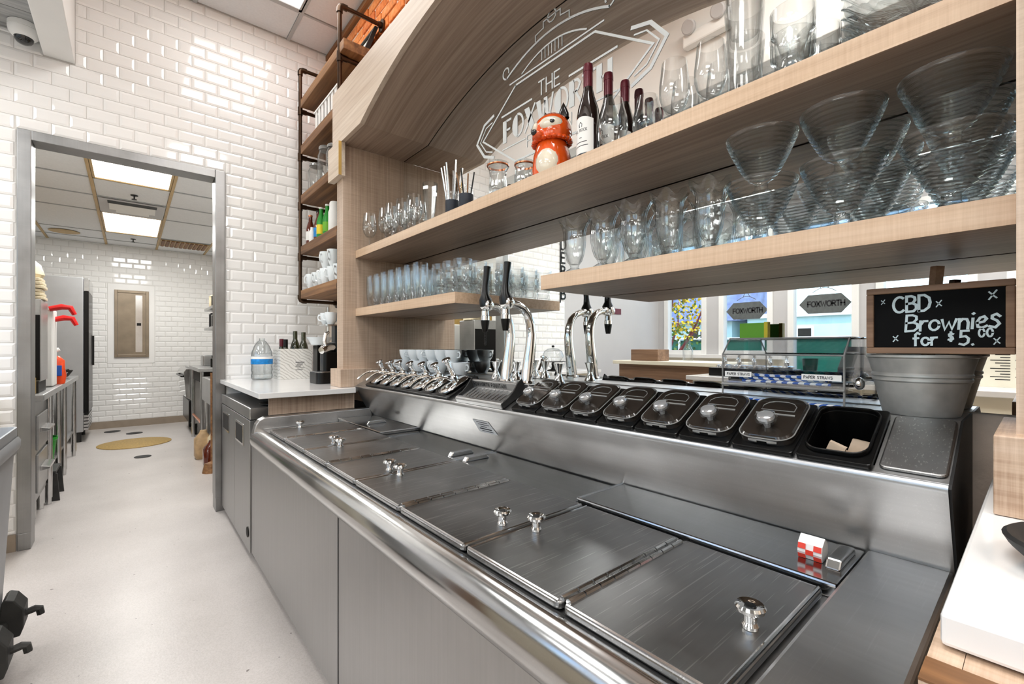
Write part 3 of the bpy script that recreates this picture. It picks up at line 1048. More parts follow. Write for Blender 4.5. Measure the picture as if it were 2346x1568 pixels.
# heavy art-deco FOXWORTH: solid left strokes, thin right strokes
x = -1.672
H = 0.105
V0 = 2.17
def solid(pts):
    poly_flat(sg, [(x + a * H, V0 + b * H) for a, b in pts], mir)
def thin(pts, w=0.10):
    ribbon(sg, [(x + a * H, V0 + b * H) for a, b in pts], w * H, mir)
def halfring(cx):
    solid([(cx, 0)] + [(cx + 0.36 * math.cos(a), 0.5 + 0.5 * math.sin(a)) for a in [(-PI / 2) - PI * i / 12 for i in range(13)]])
    thin([(cx + 0.36 * math.cos(a), 0.5 + 0.48 * math.sin(a)) for a in [(-PI / 2) + PI * i / 12 for i in range(13)]])
for ch in 'FOXWORTH':
    if ch == 'F':
        solid([(0, 0), (0.26, 0), (0.26, 1), (0, 1)]); thin([(0.26, 0.96), (0.56, 0.96)]); thin([(0.26, 0.55), (0.48, 0.55)]); x += 0.64 * H
    elif ch == 'O':
        halfring(0.38); x += 0.82 * H
    elif ch == 'X':
        solid([(0, 1), (0.3, 1), (0.7, 0), (0.4, 0)]); thin([(0.66, 1), (0.04, 0)]); x += 0.74 * H
    elif ch == 'W':
        solid([(0, 1), (0.26, 1), (0.42, 0), (0.24, 0)]); thin([(0.36, 0.05), (0.52, 0.85)]); solid([(0.45, 1), (0.66, 1), (0.8, 0), (0.66, 0)]); thin([(0.76, 0.04), (0.98, 1)]); x += 1.04 * H
    elif ch == 'R':
        solid([(0, 0), (0.26, 0), (0.26, 1), (0, 1)]); thin([(0.26, 0.96), (0.44, 0.94), (0.56, 0.78), (0.46, 0.58), (0.26, 0.52)]); thin([(0.34, 0.52), (0.62, 0)]); x += 0.68 * H
    elif ch == 'T':
        thin([(0, 0.96), (0.6, 0.96)]); solid([(0.18, 0), (0.42, 0), (0.42, 0.95), (0.18, 0.95)]); x += 0.66 * H
    elif ch == 'H':
        solid([(0, 0), (0.26, 0), (0.26, 1), (0, 1)]); thin([(0.26, 0.5), (0.5, 0.5)]); solid([(0.5, 0), (0.72, 0), (0.72, 1), (0.5, 1)]); x += 0.8 * H
part('etched_sign', sg, 'etched', mirror, smooth=False, label='frosted white etched sign reading THE FOXWORTH FOUNTAIN')

# shelves
def shelf(y0, y1, z0, z1, label):
    t = thing('wall_shelf', label, 'shelf', ((1.045 + 1.355) / 2, (y0 + y1) / 2, z0))
    part('board', MB().box(1.0455, MX - 0.006, y0, y1, z0, z1), 'wood_shaded', t, smooth=False)
    part('edge_band', MB().box(1.0435, 1.0455, y0, y1, z0, z1), 'wood_face', t, smooth=False)
    return t
S1, S2, S3 = 1.784, 1.437, 1.433
shelf(0.0265, 2.70, 1.738, S1, 'long wooden shelf across the mirror carrying the fox jar and wine bottles')
sh2 = shelf(0.0265, 1.08, 1.39, S2, 'wooden shelf across the mirror carrying sundae glasses and ribbed bowls')
part('end_band', MB().box(1.0435, MX - 0.006, 1.08, 1.082, 1.39, S2), 'wood_face', sh2, smooth=False)
sh3 = shelf(1.605, 2.70, 1.386, S3, 'short wooden shelf above the syrup pumps carrying tumblers')
part('end_band', MB().box(1.0435, MX - 0.006, 1.603, 1.605, 1.386, S3), 'wood_face', sh3, smooth=False)

# pipe shelving on the brick wall
PX, PY0, PY1 = 0.99, 2.82, 3.67
rack = thing('pipe_shelf_rack', 'bronze pipe shelf rack with rustic boards on the brick wall', 'shelf rack', (1.13, 3.24, 1.55))
LV = [1.55, 1.884, 2.272, 2.648, 3.0]
def elbow(mb, p, d1, d2, r):
    p = Vector(p); d1 = Vector(d1); d2 = Vector(d2)
    mb.tube([p + d1 * 0.045, p + d1 * 0.02, p + (d1 + d2) * 0.006, p + d2 * 0.02, p + d2 * 0.045], r, 12)
for py in (PY0, PY1):
    up = MB().tube([(PX, py, 1.57), (PX, py, 3.30)], 0.0135, 12)
    upo = part('upright_pipe', up, 'bronze', rack)
    for ze, dz in ((1.55, 1), (3.32, -1)):
        ft = MB()
        elbow(ft, (PX, py, ze), (0, 0, dz), (1, 0, 0), 0.019)
        part('elbow', ft, 'bronze', upo)
    for z in LV[1:]:
        ft = MB().tube([(PX, py, z - 0.03), (PX, py, z + 0.03)], 0.018, 12)
        ft.tube([(PX, py, z), (PX + 0.045, py, z)], 0.018, 12)
        part('tee', ft, 'bronze', upo)
    for z in LV + [3.32]:
        part('cross_pipe', MB().tube([(PX + 0.03, py, z), (BX - 0.012, py, z)], 0.0135, 10), 'bronze', rack)
        part('flange', MB().tube([(BX - 0.04, py, z), (BX - 0.02, py, z), (BX - 0.02, py, z), (BX - 0.008, py, z)], [0.019, 0.019, 0.04, 0.04], 14), 'bronze', rack)
for z in LV:
    b_ = MB().box(0.985, BX - 0.008, 2.74 if z > 2.9 else 2.856, 3.64, z + 0.0145, z + 0.078)
    part('board', b_, 'walnut', rack, smooth=False, bev=0.004)

# ================================================================== steel ice-cream dipping cabinet
CY0, CY1 = 0.10, 2.655
cab = thing('dipping_cabinet', 'long stainless steel ice cream dipping cabinet with hinged lids and sloped topping rail', 'cabinet', (0.82, 1.38, 0))
part('body', MB().box(0.515, 1.20, CY0, 2.85, 0.05, 0.668), 'steel_front', cab, smooth=False, bev=0.003)
part('kick_base', MB().box(0.55, 1.18, CY0 + 0.02, 2.84, 0.0, 0.05), 'black_matt', cab, smooth=False)
sm = MB()
for y in (1.48,):
    sm.box(0.5135, 0.516, y - 0.002, y + 0.002, 0.06, 0.66)
part('panel_seam', sm, 'black_matt', cab, smooth=False)
roll = [(0.53, 0.668), (0.497, 0.670), (0.484, 0.678), (0.474, 0.694), (0.4685, 0.714), (0.4700, 0.734), (0.4775, 0.752), (0.489, 0.766), (0.503, 0.7745), (0.516, 0.7765), (0.53, 0.770)]
part('bullnose_rail', MB().prism(roll, 'Y', CY0 + 0.03, CY1 - 0.015), 'steel_rail', cab, angle=50)
part('deck', MB().box(0.516, 1.125, CY0 + 0.005, CY1, 0.668, 0.7725), 'steel', cab, smooth=False)
gasket = MB()
gasket.box(0.5165, 0.524, 0.236, 2.47, 0.7725, 0.7755)
part('gasket', gasket, 'black_matt', cab, smooth=False)
# raised curb at the far end and flat apron at the near end
curb = [(0.478, 0.745), (0.482, 0.772), (0.49, 0.80), (0.505, 0.822), (0.53, 0.834), (1.09, 0.834), (1.115, 0.7725), (0.516, 0.7725), (0.516, 0.745)]
part('end_curb', MB().prism(curb, 'Y', 2.60, CY1), 'steel', cab, smooth=False, bev=0.004)
part('apron', MB().prism([(0.478, 0.69), (0.474, 0.79), (0.49, 0.803), (1.105, 0.803), (1.118, 0.7725), (0.516, 0.7725), (0.516, 0.69)], 'Y', CY0, 0.222), 'steel', cab, smooth=False, bev=0.006)
# overhanging riser, sloped rail and flat ledge
TH = math.atan2(0.085, 0.165)
F0 = (1.03, 0.973)
def slope(s, nrm=0.0):
    return (F0[0] + s * math.cos(TH) - nrm * math.sin(TH), F0[1] + s * math.sin(TH) + nrm * math.cos(TH))
RY0, RY1 = 0.10, 2.69
part('riser', MB().prism([(1.12, 0.772), (1.022, 0.958), (1.020, 0.966), (1.024, 0.972), (1.034, 0.970), (1.134, 0.772)], 'Y', RY0, 2.645), 'steel', cab, angle=50)
rail = MB()
sl0, sl1 = slope(0.0), slope(0.188)
def slab(ya, yb, s0, s1):
    a, b = slope(s0), slope(s1)
    c, d = slope(s1, -0.004), slope(s0, -0.004)
    rail.prism([a, b, c, d], 'Y', ya, yb)
HY0, HY1, HS0, HS1 = 0.2, 0.325, 0.018, 0.168
slab(RY0, HY0, 0, 0.188)
slab(HY1, 2.645, 0, 0.188)
slab(HY0, HY1, 0, HS0)
slab(HY0, HY1, HS1, 0.188)
part('sloped_rail', rail, 'steel', cab, smooth=False)
LZ = slope(0.188)[1]
LX = slope(0.188)[0]
part('ledge', MB().box(LX, MX - 0.002, RY0, RY1, LZ - 0.03, LZ), 'steel', cab, smooth=False)
part('tap_platform', MB().box(1.128, LX + 0.002, 1.235, 1.555, LZ - 0.03, LZ), 'steel', cab, smooth=False, bev=0.002)
part('end_cap', MB().prism([(1.12, 0.05), (1.12, 0.772), (1.022, 0.966), (1.03, 0.972), sl1, (MX - 0.002, LZ), (MX - 0.002, 0.05)], 'Y', RY0 - 0.004, RY0), 'black_matt', cab, smooth=False)
# plate beside the open pan
pt = rrect(0.172, 0.092, 0.012, 4)
plm = MB().prism([(a, b) for a, b in pt], 'Z', 0, 0.006)
rot = Matrix.Translation(Vector((slope(0.096, 0.0005)[0], 0.148, slope(0.096, 0.0005)[1]))) @ Matrix.Rotation(-TH, 4, 'Y')
plm.xf(rot)
part('cover_plate', plm, 'steel_lid', cab, smooth=False, bev=0.003)

def knob_mb(x, y, z, s=1.0):
    return MB().lathe([(0.0, 0), (0.010 * s, 0), (0.0105 * s, 0.004 * s), (0.008 * s, 0.008 * s), (0.0085 * s, 0.016 * s), (0.017 * s, 0.022 * s), (0.0185 * s, 0.027 * s), (0.016 * s, 0.030 * s), (0.010 * s, 0.029 * s), (0.007 * s, 0.0275 * s), (0, 0.0275 * s)], 20, (x, y, z))
lid_edges = [0.238, 0.497, 0.768, 1.063, 1.361, 1.626, 1.895, 2.187, 2.465]
LB = [0.908, 0.908, 0.905, 0.903, 0.898, 0.892, 0.885, 0.88]
for i in range(8):
    ya, yb = lid_edges[i] + 0.003, lid_edges[i + 1] - 0.003
    x0, x1 = 0.522, 0.900
    hinge_hi = (i % 2 == 0)        # hinge at the far edge for even lids
    z0, z1 = 0.776, 0.790
    lid = part('flip_lid', MB().prism(rrect(x1 - x0, yb - ya, 0.012, 4, (x0 + x1) / 2, (ya + yb) / 2), 'Z', z0, z1), 'steel_lid', cab, smooth=False, bev=0.004, seg=3)
    hy = yb - 0.004 if hinge_hi else ya + 0.004
    ky = ya + 0.035 if hinge_hi else yb - 0.035
    rim = MB()
    zz = z1 + 0.0005
    for (a, b) in (((x0 + 0.006, ya + 0.006), (x0 + 0.006, yb - 0.006)), ((x0 + 0.006, ky and (ya + 0.006 if hinge_hi else yb - 0.006)), (x1 - 0.006, ya + 0.006 if hinge_hi else yb - 0.006))):
        rim.tube([(a[0], a[1], zz - 0.002), (b[0], b[1], zz - 0.002)], 0.004, 8)
    part('rolled_edge', rim, 'steel_rail', lid)
    hg = MB()
    segs = 9
    for k in range(segs):
        xa = x0 + 0.012 + (x1 - x0 - 0.03) * k / segs
        xb = x0 + 0.012 + (x1 - x0 - 0.03) * (k + 0.93) / segs
        hg.tube([(xa, hy, z1 + 0.001), (xb, hy, z1 + 0.001)], 0.0055, 8)
    part('hinge', hg, 'steel_rail', lid)
    part('knob', knob_mb(0.69 if i < 2 else 0.655, ky, z1 + 0.0005, 1.15), 'chrome', lid)
    part('knob_cap', MB().lathe([(0, 0), (0.0078, 0), (0.0078, 0.0012), (0, 0.0014)], 14, (0.69 if i < 2 else 0.655, ky, z1 + 0.0324)), 'black', lid)
# sliding covers behind the lids
def sliding_cover(y0, y1, z, xa, xb, hy, hx, hd):
    c = part('sliding_cover', MB().box(xa, xb, y0, y1, min(z, 0.7728), z + 0.006), 'steel_cover', cab, smooth=False, bev=0.002)
    lp = MB()
    lp.tube([(xa, y0, z + 0.005), (xa, y1, z + 0.005)], 0.004, 8)
    lp.tube([(xa, hd, z + 0.005), (xb, hd, z + 0.005)], 0.004, 8)
    part('rolled_edge', lp, 'steel_rail', c)
    h = MB()
    h.prism([(hx - 0.055, z + 0.006), (hx - 0.042, z + 0.022), (hx + 0.042, z + 0.022), (hx + 0.055, z + 0.006)], 'Y', hy - 0.012, hy + 0.012)
    part('handle', h, 'steel_rail', c, smooth=False, bev=0.003)
    return c
sliding_cover(0.2255, 0.80, 0.791, 0.908, 1.105, 0.246, 1.022, 0.80)
sliding_cover(2.035, 2.59, 0.787, 0.905, 1.108, 2.30, 1.0, 2.035)
sliding_cover(1.43, 2.02, 0.7735, 0.908, 1.112, 1.47, 0.985, 1.43)
sliding_cover(0.82, 1.41, 0.7735, 0.908, 1.112, 1.37, 0.985, 1.41)
# rear seam under the riser
part('rear_seam', MB().box(1.112, 1.122, 0.235, 2.6, 0.7726, 0.7745), 'black_matt', cab, smooth=False)
# warning label stuck on the riser
def rfr(u, v, lift=0.0):
    t = v / 0.21
    return (1.12 - 0.098 * t - 0.0012 - lift, -u, 0.772 + 0.186 * t - 0.0006)
lb = MB()
poly_flat(lb, [(-1.465, 0.10), (-1.345, 0.10), (-1.375, 0.158), (-1.478, 0.158)], rfr)
lab = part('warning_label', lb, 'paper', cab, smooth=False, label='white printed warning label')
ik = MB()
for j, (ua, ub) in enumerate(((-1.455, -1.385), (-1.45, -1.38), (-1.44, -1.40), (-1.45, -1.375), (-1.44, -1.37))):
    v = 0.149 - j * 0.010
    ribbon(ik, [(ua, v), (ub, v)], 0.003 if j != 3 else 0.005, rfr, 0.0006)
part('print', ik, 'ink', lab, smooth=False)

# steel counter fridge under the white counter
fr_ = thing('undercounter_fridge', 'two-door stainless undercounter fridge beneath the white counter by the doorway', 'fridge', (0.85, 3.37, 0))
part('body', MB().box(0.53, 1.2, 2.862, 3.86, 0.04, 0.79), 'steel_front', fr_, smooth=False)
part('top', MB().box(0.506, 1.2, 2.858, 3.868, 0.792, 0.857), 'steel', fr_, smooth=False, bev=0.006)
part('kick_base', MB().box(0.56, 1.19, 2.88, 3.85, 0.0, 0.04), 'black_matt', fr_, smooth=False)
for ya, yb in ((2.866, 3.345), (3.352, 3.856)):
    d = part('door', MB().box(0.508, 0.53, ya, yb, 0.045, 0.786), 'steel_front', fr_, smooth=False, bev=0.003)
    hm = (ya + yb) / 2 + 0.06
    part('handle_frame', MB().box(0.504, 0.510, hm - 0.125, hm + 0.125, 0.615, 0.745), 'steel_rail', d, smooth=False, bev=0.004)
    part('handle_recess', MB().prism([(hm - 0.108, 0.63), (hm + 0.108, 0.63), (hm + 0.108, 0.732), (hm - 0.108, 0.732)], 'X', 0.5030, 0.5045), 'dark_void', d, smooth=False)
bd = MB().lathe([(0, 0), (0.028, 0), (0.03, 0.003), (0.026, 0.005), (0, 0.005)], 20)
bd.xf(Matrix.Translation((0.508, 2.915, 0.15)) @ Matrix.Rotation(-PI / 2, 4, 'Y'))
part('badge', bd, 'dark_void', fr_)
# dark round lid lying on the fridge top
ld = MB().lathe([(0, 0.0), (0.075, 0.0), (0.085, 0.006), (0.085, 0.012), (0.078, 0.016), (0.03, 0.024), (0.0, 0.025)], 28, (0.66, 2.955, 0.858))
one('pan_lid', ld, 'black', 'round black pan lid lying on the steel fridge top under the white counter', 'lid')

# white counters
mb = MB().prism([(0.50, 2.582), (1.0, 2.582), (1.016, 2.648), (1.27, 2.648), (1.27, 3.888), (0.50, 3.888)], 'Z', 0.9325, 0.9612)
one('quartz_counter', mb, 'quartz', 'white quartz counter slab beside the doorway holding the water bottle', 'counter', bev=0.002, smooth=False)
mb = MB().box(0.562, 1.019, 2.657, 2.672, 0.836, 0.9322)
mb.box(1.1, 1.27, 2.66, 3.88, 0.86, 0.932)
one('counter_support', mb, 'wood_v', 'wood panel under the end of the white counter above the lids', 'panel', smooth=False)
mb = MB().box(0.557, 1.3, -1.6, 0.060, 0.931, 0.9612)
one('quartz_counter', mb, 'quartz', 'thick white quartz counter slab beside the near end of the steel cabinet', 'counter', bev=0.004, smooth=False)
wc = thing('wood_cabinet', 'wood-fronted base cabinet under the thick white counter slab', 'cabinet', (0.9, -0.7, 0))
part('end_panel', MB().box(0.492, 1.29, 0.044, 0.066, 0.0, 0.928), 'wood_cross', wc, smooth=False)
part('body', MB().box(0.50, 1.29, -1.6, 0.0435, 0.0, 0.928), 'wood_cross', wc, smooth=False)
part('edge_band', MB().box(0.491, 0.53, -1.6, 0.066, 0.928, 0.9302), 'walnut', wc, smooth=False)
dish = MB().lathe([(0, 0.004), (0.045, 0.004), (0.055, 0.010), (0.070, 0.026), (0.079, 0.030), (0.083, 0.027), (0.078, 0.018), (0.062, 0.002), (0.05, 0.0), (0, 0.0)], 36, (0.768, -0.052, 0.962))
one('round_dish', dish, 'black_matt', 'dark grey round dish on the white counter slab', 'dish')

# ================================================================== glassware
def vessel(outer, t, base, n=28, mod=None, c=(0, 0, 0)):
    """glass with an outer profile [(r, z)...] from the foot up, wall t, inner floor at height base"""
    inner = [(max(r - t, 0.001), z) for r, z in outer if z > base + 0.004]
    prof = [(0, 0)] + list(outer) + list(reversed(inner)) + [(max(inner[0][0] * 0.7, 0.001), base), (0, base)]
    return MB().lathe(prof, n, c, mod)
def solo(name, mb, mat, label, cat, group=None):
    me = mb.mesh(name, True, 40)
    me.materials.append(M[mat])
    o = put(name, me)
    return tag(o, label, cat, group)

WINE = [(0.034, 0.0), (0.034, 0.003), (0.012, 0.007), (0.0045, 0.014), (0.004, 0.05), (0.006, 0.072), (0.020, 0.082), (0.034, 0.098), (0.041, 0.122), (0.041, 0.15), (0.037, 0.185), (0.034, 0.215)]
SNIF = [(0.033, 0.0), (0.033, 0.003), (0.012, 0.008), (0.007, 0.016), (0.008, 0.026), (0.022, 0.034), (0.038, 0.052), (0.045, 0.078), (0.042, 0.11), (0.034, 0.14), (0.029, 0.165)]
TUMB = [(0.030, 0.0), (0.033, 0.01), (0.038, 0.05), (0.040, 0.10), (0.0385, 0.15), (0.038, 0.182)]
ROCK = [(0.030, 0.0), (0.032, 0.004), (0.034, 0.045), (0.034, 0.050), (0.041, 0.056), (0.042, 0.075), (0.0425, 0.100)]
PINT = [(0.031, 0.0), (0.034, 0.02), (0.040, 0.09), (0.045, 0.165)]
FLUT = [(0.019, 0.0), (0.020, 0.006), (0.022, 0.05), (0.031, 0.12), (0.038, 0.19), (0.0385, 0.222)]

def bowl_profile():
    """footed dessert bowl with fine horizontal ribs"""
    o = [(0.042, 0.0), (0.043, 0.004), (0.032, 0.010), (0.017, 0.020), (0.016, 0.034), (0.024, 0.040)]
    nr = 11
    for k in range(nr):
        for j in range(4):
            t = (k + j / 4.0) / nr
            r = 0.026 + 0.062 * (t ** 0.72)
            z = 0.042 + 0.098 * t
            a = j / 4.0 * 2 * PI
            o.append((r + 0.0034 * math.sin(a), z))
    o += [(0.0895, 0.1405), (0.0905, 0.1435)]
    return o
BOWL = bowl_profile()
def tulip_mod(a, r, z):
    if z < 0.02:
        return r, z
    k = 0.03 + 0.055 * max(0, (z - 0.02) / 0.14)
    rr = r * (1 + k * math.cos(6 * a))
    zz = z + (0.011 * math.cos(6 * a) * max(0, (z - 0.145) / 0.025) if z > 0.145 else 0)
    return rr, zz
TULIP = [(0.034, 0.0), (0.035, 0.004), (0.026, 0.010), (0.013, 0.018), (0.014, 0.026), (0.024, 0.040), (0.030, 0.060), (0.034, 0.085), (0.035, 0.110), (0.034, 0.130), (0.037, 0.146), (0.045, 0.160), (0.050, 0.167)]

def series(name, outer, t, base, mat, items, cat, n=28, mod=None):
    """items: (loc, label, group, rotz) - one mesh shared by all of them"""
    me = vessel(outer, t, base, n, mod).mesh(name, True, 50)
    me.materials.append(M[mat])
    for (loc, label, group, rz) in items:
        o = put(name, me, None, loc, (0, 0, rz))
        tag(o, label, cat, group)

e = 0.0006
# --- short shelf: tumblers and stacked rocks glasses
gt = 'tumblers on the short shelf'
it = []
ROWS = ('along the shelf edge', 'in the middle row', 'along the mirror')
for rx, x, ys in ((0, 1.10, [2.57 - 0.095 * k for k in range(7)]), (1, 1.195, [2.60 - 0.098 * k for k in range(6)]), (2, 1.29, [2.55 - 0.10 * k for k in range(5)])):
    for k, y in enumerate(ys):
        it.append(((x, y, S3 + e), 'clear straight tumbler on the short shelf, %s from the wood panel %s' % (NTH[k], ROWS[rx]), gt, random.random()))
series('tumbler', TUMB, 0.0022, 0.012, 'glass', it, 'glass')
it = []
for rx, x, ys in ((0, 1.115, (1.65, 1.74, 1.83)), (1, 1.205, (1.66, 1.75, 1.84, 1.93)), (2, 1.297, (1.66, 1.75, 1.84, 1.93))):
    for k, y in enumerate(ys):
        it.append(((x, y, S3 + e), 'lower banded rocks glass, %s from the open shelf end %s' % (NTH[k], ROWS[rx]), 'lower rocks glasses', 0.0))
        it.append(((x, y, S3 + 0.052), 'nested upper rocks glass, %s from the open shelf end %s' % (NTH[k], ROWS[rx]), 'upper rocks glasses', 0.4))
pos_seen = []
it2 = []
for q in it:
    key = (round(q[0][0], 2), round(q[0][1], 2), round(q[0][2], 2))
    if key not in pos_seen:
        pos_seen.append(key)
        it2.append(q)
series('rocks_glass', ROCK, 0.0028, 0.012, 'glass', it2, 'glass')

# --- long shelf, far end: stemware and the tall fountain glass
gw = 'wine glasses at the panel end of the long shelf'
series('wine_glass', WINE, 0.0012, 0.078, 'glass', [
    ((1.10, 2.623, S1 + e), 'thin-stemmed wine glass at the edge of the long shelf beside the wood panel', None, 0),
    ((1.13, 2.47, S1 + e), 'clear wine glass on the long shelf, second from the wood panel along the shelf edge', gw, 0),
    ((1.20, 2.56, S1 + e), 'clear wine glass on the long shelf, first from the wood panel in the rear row', gw, 0),
    ((1.21, 2.45, S1 + e), 'clear wine glass on the long shelf, second from the wood panel in the rear row', gw, 0),
    ((1.12, 2.36, S1 + e), 'clear wine glass on the long shelf, third from the wood panel along the shelf edge', gw, 0),
    ((1.21, 2.34, S1 + e), 'clear wine glass on the long shelf, third from the wood panel in the rear row', gw, 0),
    ((1.13, 2.25, S1 + e), 'clear wine glass on the long shelf, fourth from the wood panel along the shelf edge', gw, 0),
    ((1.22, 2.23, S1 + e), 'clear wine glass on the long shelf, fourth from the wood panel in the rear row', gw, 0),
    ((1.14, 2.14, S1 + e), 'clear wine glass on the long shelf, fifth from the wood panel along the shelf edge', gw, 0),
    ((1.17, 0.672, S1 + e), 'tall clear wine glass next to the larger snifter', 'large wine glasses', 0),
    ((1.17, 0.568, S1 + e), 'tall clear wine glass next to the stacked pint glasses', 'large wine glasses', 0),
    ((1.28, 0.70, S1 + e), 'clear wine glass against the mirror behind the larger snifter', 'rear wine glasses', 0),
    ((1.28, 0.59, S1 + e), 'clear wine glass against the mirror nearest the pint glasses', 'rear wine glasses', 0)], 'glass')
series('brandy_snifter', SNIF, 0.0013, 0.032, 'glass', [
    ((1.12, 0.845, S1 + e), 'small round brandy snifter in front of the wine bottles', None, 0),
    ((1.185, 0.768, S1 + e), 'larger-looking brandy snifter between the wine bottles and the tall wine glasses', None, 0)], 'glass')
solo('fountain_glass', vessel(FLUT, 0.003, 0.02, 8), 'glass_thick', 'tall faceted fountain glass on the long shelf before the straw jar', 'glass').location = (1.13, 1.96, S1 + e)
series('pint_glass', PINT, 0.0026, 0.014, 'glass', [
    ((1.15, 0.474, S1 + e), 'clear pint glass at the bottom of the tall stack on the long shelf', None, 0),
    ((1.15, 0.474, S1 + 0.082), 'clear pint glass in the middle of the tall stack on the long shelf', None, 0),
    ((1.15, 0.474, S1 + 0.164), 'clear pint glass on top of the tall stack on the long shelf', None, 0),
    ((1.26, 0.455, S1 + e), 'clear pint glass against the mirror behind the tall stack', None, 0)], 'glass')
series('stacking_glass', [(r * 1.05, z * 1.1) for r, z in ROCK], 0.0034, 0.014, 'glass_thick', [
    ((1.13, 0.362, S1 + e), 'thick stacking glass at the bottom of the pair beside the glass platters', None, 0),
    ((1.13, 0.362, S1 + 0.058), 'thick stacking glass on top of the pair beside the glass platters', None, 0),
    ((1.25, 0.345, S1 + e), 'thick stacking glass behind the pair near the mirror', None, 0),
    ((1.25, 0.345, S1 + 0.058), 'thick stacking glass topping the rear pair near the mirror', None, 0)], 'glass')
# swirled platters piled at the near end of the long shelf
def plat_mod(a, r, z):
    sw = 0.006 * math.sin(20 * a + 60 * r) * min(1, r / 0.05)
    return r, z + sw * (0.4 + 4 * r)
pl_out = [(0.05, 0.0), (0.06, 0.003), (0.08, 0.016), (0.098, 0.034), (0.112, 0.050), (0.120, 0.056)]
me = vessel(pl_out, 0.004, 0.004, 80, plat_mod).mesh('glass_platter', True, 60)
me.materials.append(M['glass_blue'])
for k, nm in enumerate(('bottom', 'second', 'third', 'fourth', 'top')):
    o = put('glass_platter', me, None, (1.195, 0.165, S1 + e + 0.008 + 0.022 * k), (0, 0, 0.3 * k))
    tag(o, 'swirled glass platter, %s of the pile on the long shelf' % nm, 'platter', 'swirled glass platters')

# --- second shelf: tulip sundae glasses and ribbed bowls
gs = 'tulip sundae glasses'
it = []
for rx, x, ys in ((0, 1.102, (0.536, 0.648, 0.760, 0.872, 0.985)), (1, 1.202, (0.592, 0.704, 0.816, 0.928)), (2, 1.306, (0.53, 0.648, 0.760, 0.872, 0.985))):
    for k, y in enumerate(ys):
        it.append(((x, y, S2 + e), 'wavy-rimmed tulip sundae glass, %s from the ribbed bowls %s' % (NTH[k], ROWS[rx]), gs, random.random()))
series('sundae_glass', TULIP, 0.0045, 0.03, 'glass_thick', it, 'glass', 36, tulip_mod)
gb = 'ribbed dessert bowls'
it = []
def pair(x, y, where, top=True):
    it.append(((x, y, S2 + e), 'ribbed aqua glass dessert bowl, bottom of %s' % where, gb, 0))
    if top:
        it.append(((x, y, S2 + 0.1085), 'ribbed aqua glass dessert bowl stacked on another in %s' % where, gb, 0))
pair(1.121, 0.424, 'the stack next to the sundae glasses')
pair(1.121, 0.268, 'the middle stack of bowls in front')
pair(1.121, 0.106, 'the front stack beside the wood post')
pair(1.277, 0.412, 'the rear single place', False)
pair(1.277, 0.2585, 'the middle stack against the mirror')
pair(1.277, 0.105, 'the corner stack by the mirror')
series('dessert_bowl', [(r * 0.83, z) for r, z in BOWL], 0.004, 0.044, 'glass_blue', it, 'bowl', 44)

# --- jars on the long shelf
def straw_jar(loc, label, n, h, tmat):
    t = thing('straw_jar', label, 'jar', loc)
    part('jar', vessel([(0.029, 0), (0.031, 0.008), (0.031, 0.10), (0.028, 0.112), (0.029, 0.125)], 0.0025, 0.008), 'glass', t, world=False)
    part('label', MB().lathe([(0.0315, 0.03), (0.0318, 0.031), (0.0318, 0.085), (0.0315, 0.086)], 28), 'navy', t, world=False, label='dark chalk label')
    return t
straw_jar((1.13, 1.758, S1 + e), 'glass jar with a dark chalk label full of metal straws', 8, 0.24, 'chrome')
for k in range(7):
    a = k * 0.9
    o = one('drinking_straw', MB().tube([(1.13 + 0.012 * math.cos(a), 1.758 + 0.012 * math.sin(a), S1 + 0.012), (1.13 + 0.05 * math.cos(a), 1.758 + 0.05 * math.sin(a), S1 + 0.235 + 0.012 * (k % 3))], 0.0036, 8), 'chrome_soft' if k else 'chrome', 'steel drinking straw standing in the jar with the dark label', 'straw', 'metal straws in the jar')
straw_jar((1.13, 1.645, S1 + e), 'glass jar with a dark chalk label holding brown sticks', 4, 0.2, 'walnut')
for k in range(5):
    a = 2.2 + k * 0.7
    one('stir_stick', MB().tube([(1.13 + 0.012 * math.cos(a), 1.645 + 0.012 * math.sin(a), S1 + 0.012), (1.13 + 0.045 * math.cos(a), 1.645 + 0.045 * math.sin(a), S1 + 0.165 + 0.012 * (k % 3))], 0.0032, 8), 'walnut' if k % 2 else 'black', 'thin stir stick standing in the jar of brown sticks', 'stick', 'sticks in the jar')
bk = vessel([(0.03, 0), (0.05, 0.012), (0.066, 0.045), (0.07, 0.075)], 0.003, 0.006)
solo('salad_bowl', bk, 'glass', 'small clear bowl near the mirror behind the stick jar', 'bowl').location = (1.24, 1.60, S1 + e)
def weck(loc, label, outer, rtop, ztop):
    t = thing('preserve_jar', label, 'jar', loc)
    def md(a, r, z):
        return r * (1 + 0.02 * math.cos(14 * a) * (1 if z < ztop - 0.01 else 0)), z
    part('jar', vessel(outer, 0.003, 0.008, 42, md), 'glass_thick', t, world=False)
    part('ring', MB().lathe([(rtop, ztop), (rtop + 0.005, ztop + 0.002), (rtop + 0.005, ztop + 0.006), (rtop, ztop + 0.008)], 30, closed=True), 'copper', t, world=False, label='copper coloured sealing ring')
    part('lid', MB().lathe([(0, ztop + 0.008), (rtop + 0.003, ztop + 0.008), (rtop + 0.004, ztop + 0.014), (rtop - 0.006, ztop + 0.019), (0, ztop + 0.019)], 30), 'glass', t, world=False)
weck((1.15, 1.445, S1 + e), 'tulip-shaped preserving jar with copper ring next to the fox jar group', [(0.022, 0), (0.026, 0.006), (0.036, 0.04), (0.037, 0.07), (0.033, 0.11), (0.037, 0.14), (0.044, 0.152)], 0.041, 0.152)
weck((1.19, 1.325, S1 + e), 'low preserving jar with copper ring just beside the orange fox', [(0.028, 0), (0.034, 0.006), (0.044, 0.05), (0.042, 0.09), (0.037, 0.12), (0.04, 0.13)], 0.037, 0.13)

